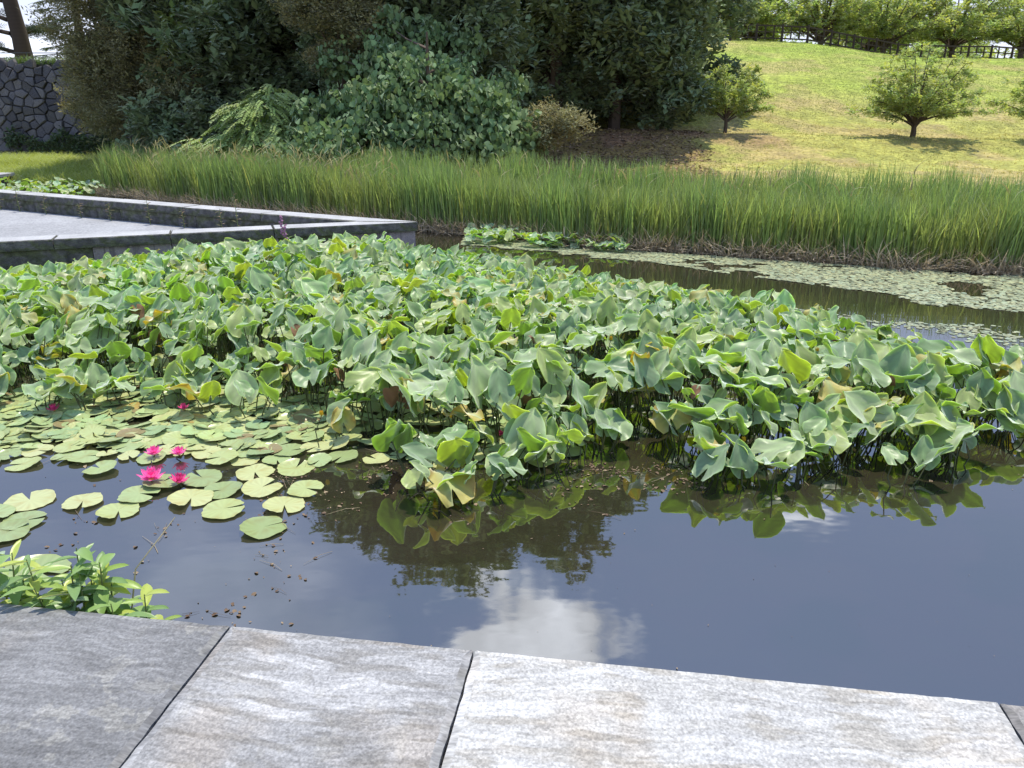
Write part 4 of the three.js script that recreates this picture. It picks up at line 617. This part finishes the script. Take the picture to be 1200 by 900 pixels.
// ---------------------------------------------------------------- stone rampart, pine, railing
{
  const wall = thing('stone_rampart', 'old rampart wall of irregular dark stones beside the evergreens', 'wall', [0, 0, -30]), r = mulberry(881), seeds = [];
  const X0 = -24.5, X1 = -12.2, Y0 = -0.1, Y1 = 3.7, sx = 0.38, sy = 0.27;
  for (let j = -1; j <= (Y1 - Y0) / sy + 1; j++) for (let i = -1; i <= (X1 - X0) / sx + 1; i++) seeds.push([X0 + (i + (j % 2) * 0.5 + (r() - 0.5) * 0.85) * sx, Y0 + (j + (r() - 0.5) * 0.85) * sy]);
  const stones = [[0.10, 0.097, 0.105], [0.135, 0.13, 0.137], [0.165, 0.16, 0.165], [0.12, 0.115, 0.11], [0.2, 0.19, 0.185]].map((c) => new THREE.MeshStandardMaterial({ color: lin(...c), roughness: 1, bumpMap: slabBump, bumpScale: 0.05 }));
  const batter = (y) => -0.16 * y;
  for (const [cx, cy] of seeds) {
    if (cx < X0 || cx > X1 || cy < Y0 || cy > Y1) continue;
    let poly = [[cx - 0.5, cy - 0.4], [cx + 0.5, cy - 0.4], [cx + 0.5, cy + 0.4], [cx - 0.5, cy + 0.4]];
    for (const [ox, oy] of seeds) { const dx = ox - cx, dy = oy - cy, L = Math.hypot(dx, dy); if (L < 1e-6 || L > 1.1) continue; const nx = dx / L, ny = dy / L, lim = L / 2 - 0.016, out = []; const side = (p) => (p[0] - cx) * nx + (p[1] - cy) * ny - lim; for (let i = 0; i < poly.length; i++) { const a = poly[i], b = poly[(i + 1) % poly.length], sa = side(a), sb = side(b); if (sa <= 0) out.push(a); if (sa * sb < 0) { const t = sa / (sa - sb); out.push([lerp(a[0], b[0], t), lerp(a[1], b[1], t)]); } } poly = out; if (poly.length < 3) break; }
    if (poly.length < 3) continue;
    const pos = [], uv = [], idx = [], n = poly.length, pr = 0.05 + 0.12 * r(), tx = (r() - 0.5) * 0.2, ty = (r() - 0.5) * 0.2;
    poly.forEach(([x, y]) => { pos.push(x, y, batter(y) - 0.12); uv.push(x, y); }); poly.forEach(([x, y]) => { pos.push(x, y, batter(y) + pr * 0.8); uv.push(x, y); });
    poly.forEach(([x, y]) => { const qx = lerp(x, cx, 0.16), qy = lerp(y, cy, 0.16); pos.push(qx, qy, batter(qy) + pr + (qx - cx) * tx + (qy - cy) * ty); uv.push(qx, qy); }); pos.push(cx, cy, batter(cy) + pr * 1.04); uv.push(cx, cy);
    for (let i = 0; i < n; i++) { const k = (i + 1) % n; for (const o of [0, n]) idx.push(o + i, o + k, o + n + i, o + k, o + n + k, o + n + i); idx.push(2 * n + i, 2 * n + k, 3 * n); }
    part('stone', toCreasedNormals(geoFrom(pos, idx, uv), 0.6), stones[Math.floor(r() * 5)], wall);
  }
  const back = new THREE.BoxGeometry(X1 - X0, 4.1, 0.5); const bm = part('backing', back, new THREE.MeshStandardMaterial({ color: lin(0.13, 0.12, 0.105), roughness: 1 }), wall); bm.position.set((X0 + X1) / 2, 1.7, -0.85); bm.rotation.x = -0.16;
  // creeper on its lower courses, grass along its top
  const cr = []; for (let i = 0; i < 2600; i++) { const x = -20 + 6.5 * r(), y = 1.5 * r() * r() + 0.05, n = fbm(x * 1.2, y * 2.5, 887, 3); if (n < 0.40 + 0.16 * y + (x < -18.2 ? -0.04 : 0)) continue; cr.push([place(x, y, -29.82 - 0.16 * y + 0.1 * r(), r() * 6, (r() - 0.5), (r() - 0.5), 0.17 + 0.13 * r()), tint(r, 0.5, 0.15)]); }
  tag(scatter('creeper', G.broad, leafMat(0.075, 0.13, 0.035, { t: 0.35 }), cr), 'green creeper hanging on the lower courses of the rampart', 'creeper');
  const tg = []; for (let i = 0; i < 2600; i++) { const x = -23 + 9 * r(), z = -30.6 - 1.2 * r(); tg.push([place(x, 3.62, z, r() * 6.28, (r() - 0.5) * 0.6, (r() - 0.5) * 0.6, 1.8, 0.12 + 0.2 * r(), 1), lin(...mix3([0.6, 0.8, 0.6], [1.1, 1.1, 0.6], r()))]); }
  tag(scatter('rampart_grass', bladeGeo(0.3, 0.008), leafMat(0.12, 0.18, 0.045, { t: 0.35 }), tg), 'strip of grass growing along the top of the rampart', 'grass');
}
{
  const pine = thing('pine_tree', 'pine with thick bare grey trunk on top of the rampart', 'tree', [-20.3, 3.65, -34]), r = mulberry(901);
  const bark = new THREE.MeshStandardMaterial({ color: lin(0.6, 0.58, 0.6), map: barkTex, roughness: 1, bumpMap: barkTex, bumpScale: 0.05 });
  const tp = [V(0.42, -0.2, 0), V(0.38, 1.2, 0), V(0.2, 3.2, 0), V(-0.1, 6, 0), V(-0.1, 9, 0)], parts = [tube(tp, [0.36, 0.30, 0.26, 0.2, 0.08], 12)], list = [];
  const boughs = [[-1.6, 0.9, 0.5], [-2.4, 1.6, -0.3], [-1.3, 2.1, 0.3], [0.9, 1.5, -1.4], [-2.8, 2.8, 0.2], [1.8, 5.5, 0], [-2.2, 5.2, 0.4], [0.5, 7.2, 1.2], [-1.5, 8.4, 0], [1.2, 8.8, -0.6], [0, 9.4, 0]];
  for (const [x, y, z] of boughs) { const s = V(lerp(0.1, -0.3, y / 9), Math.max(0.5, y - 0.3), 0), e = V(x, y, z); parts.push(tube([s, s.clone().lerp(e, 0.6).add(V(0, 0.12, 0)), e], [0.09, 0.06, 0.03], 6)); const n = 60; for (let i = 0; i < n; i++) { const t = 0.35 + 0.75 * r(), p = s.clone().lerp(e, t); list.push([place(p.x + (r() - 0.5) * 0.9, p.y + 0.05 + (r() - 0.5) * 0.25, p.z + (r() - 0.5) * 0.9, r() * 6, (r() - 0.5) * 0.4, (r() - 0.5) * 0.4, 0.42), tint(r, 0.4, 0.1)]); } }
  part('trunk', mergeGeometries(parts), bark, pine); scatter('crown', G.needle, T.pine, list, pine);
  const con = thing('conifer_tree', 'blue green conifer with flat layered boughs behind the rampart railing', 'tree', [-20.6, 3.6, -40]), cl = [], cp = [tube([V(0, -0.2, 0), V(0.05, 4, 0), V(0, 8, 0)], [0.22, 0.16, 0.03], 8)];
  for (let i = 0; i < 46; i++) { const y = 0.9 + i * 0.15, a = i * 2.4, L = 2.1 * (1 - y / 9.5) + 0.3, e = V(Math.cos(a) * L, y - 0.25, Math.sin(a) * L); cp.push(tube([V(0, y, 0), e], [0.03, 0.01], 4)); for (let k = 0; k < 22; k++) { const t = 0.25 + 0.75 * r(), p = V(0, y, 0).lerp(e, t); cl.push([place(p.x + (r() - 0.5) * 0.35, p.y - 0.04 * r(), p.z + (r() - 0.5) * 0.35, Math.PI / 2 - a + (r() - 0.5) * 1.6, 0.25, (r() - 0.5) * 0.5, 0.36), tint(r, 0.4, 0.1)]); } }
  part('trunk', mergeGeometries(cp), barkMat, con); scatter('crown', G.spray, leafMat(0.05, 0.085, 0.05, { t: 0.3 }), cl, con);
  const rl = thing('thin_railing', 'thin dark metal railing on top of the rampart', 'railing', [0, 3.62, -33]), im = new THREE.MeshStandardMaterial({ color: lin(0.04, 0.045, 0.05), roughness: 0.6 });
  const pg = new THREE.CylinderGeometry(0.025, 0.025, 0.62, 6), rg = new THREE.CylinderGeometry(0.018, 0.018, 7.2, 6).rotateZ(Math.PI / 2);
  for (let i = 0; i < 7; i++) part('post', pg, im, rl).position.set(-20.4 + i * 1.2, 0.26, 0); for (const h of [0.36, 0.54]) part('rail', rg, im, rl).position.set(-16.8, h, 0);
}
renderer.render(scene, camera);
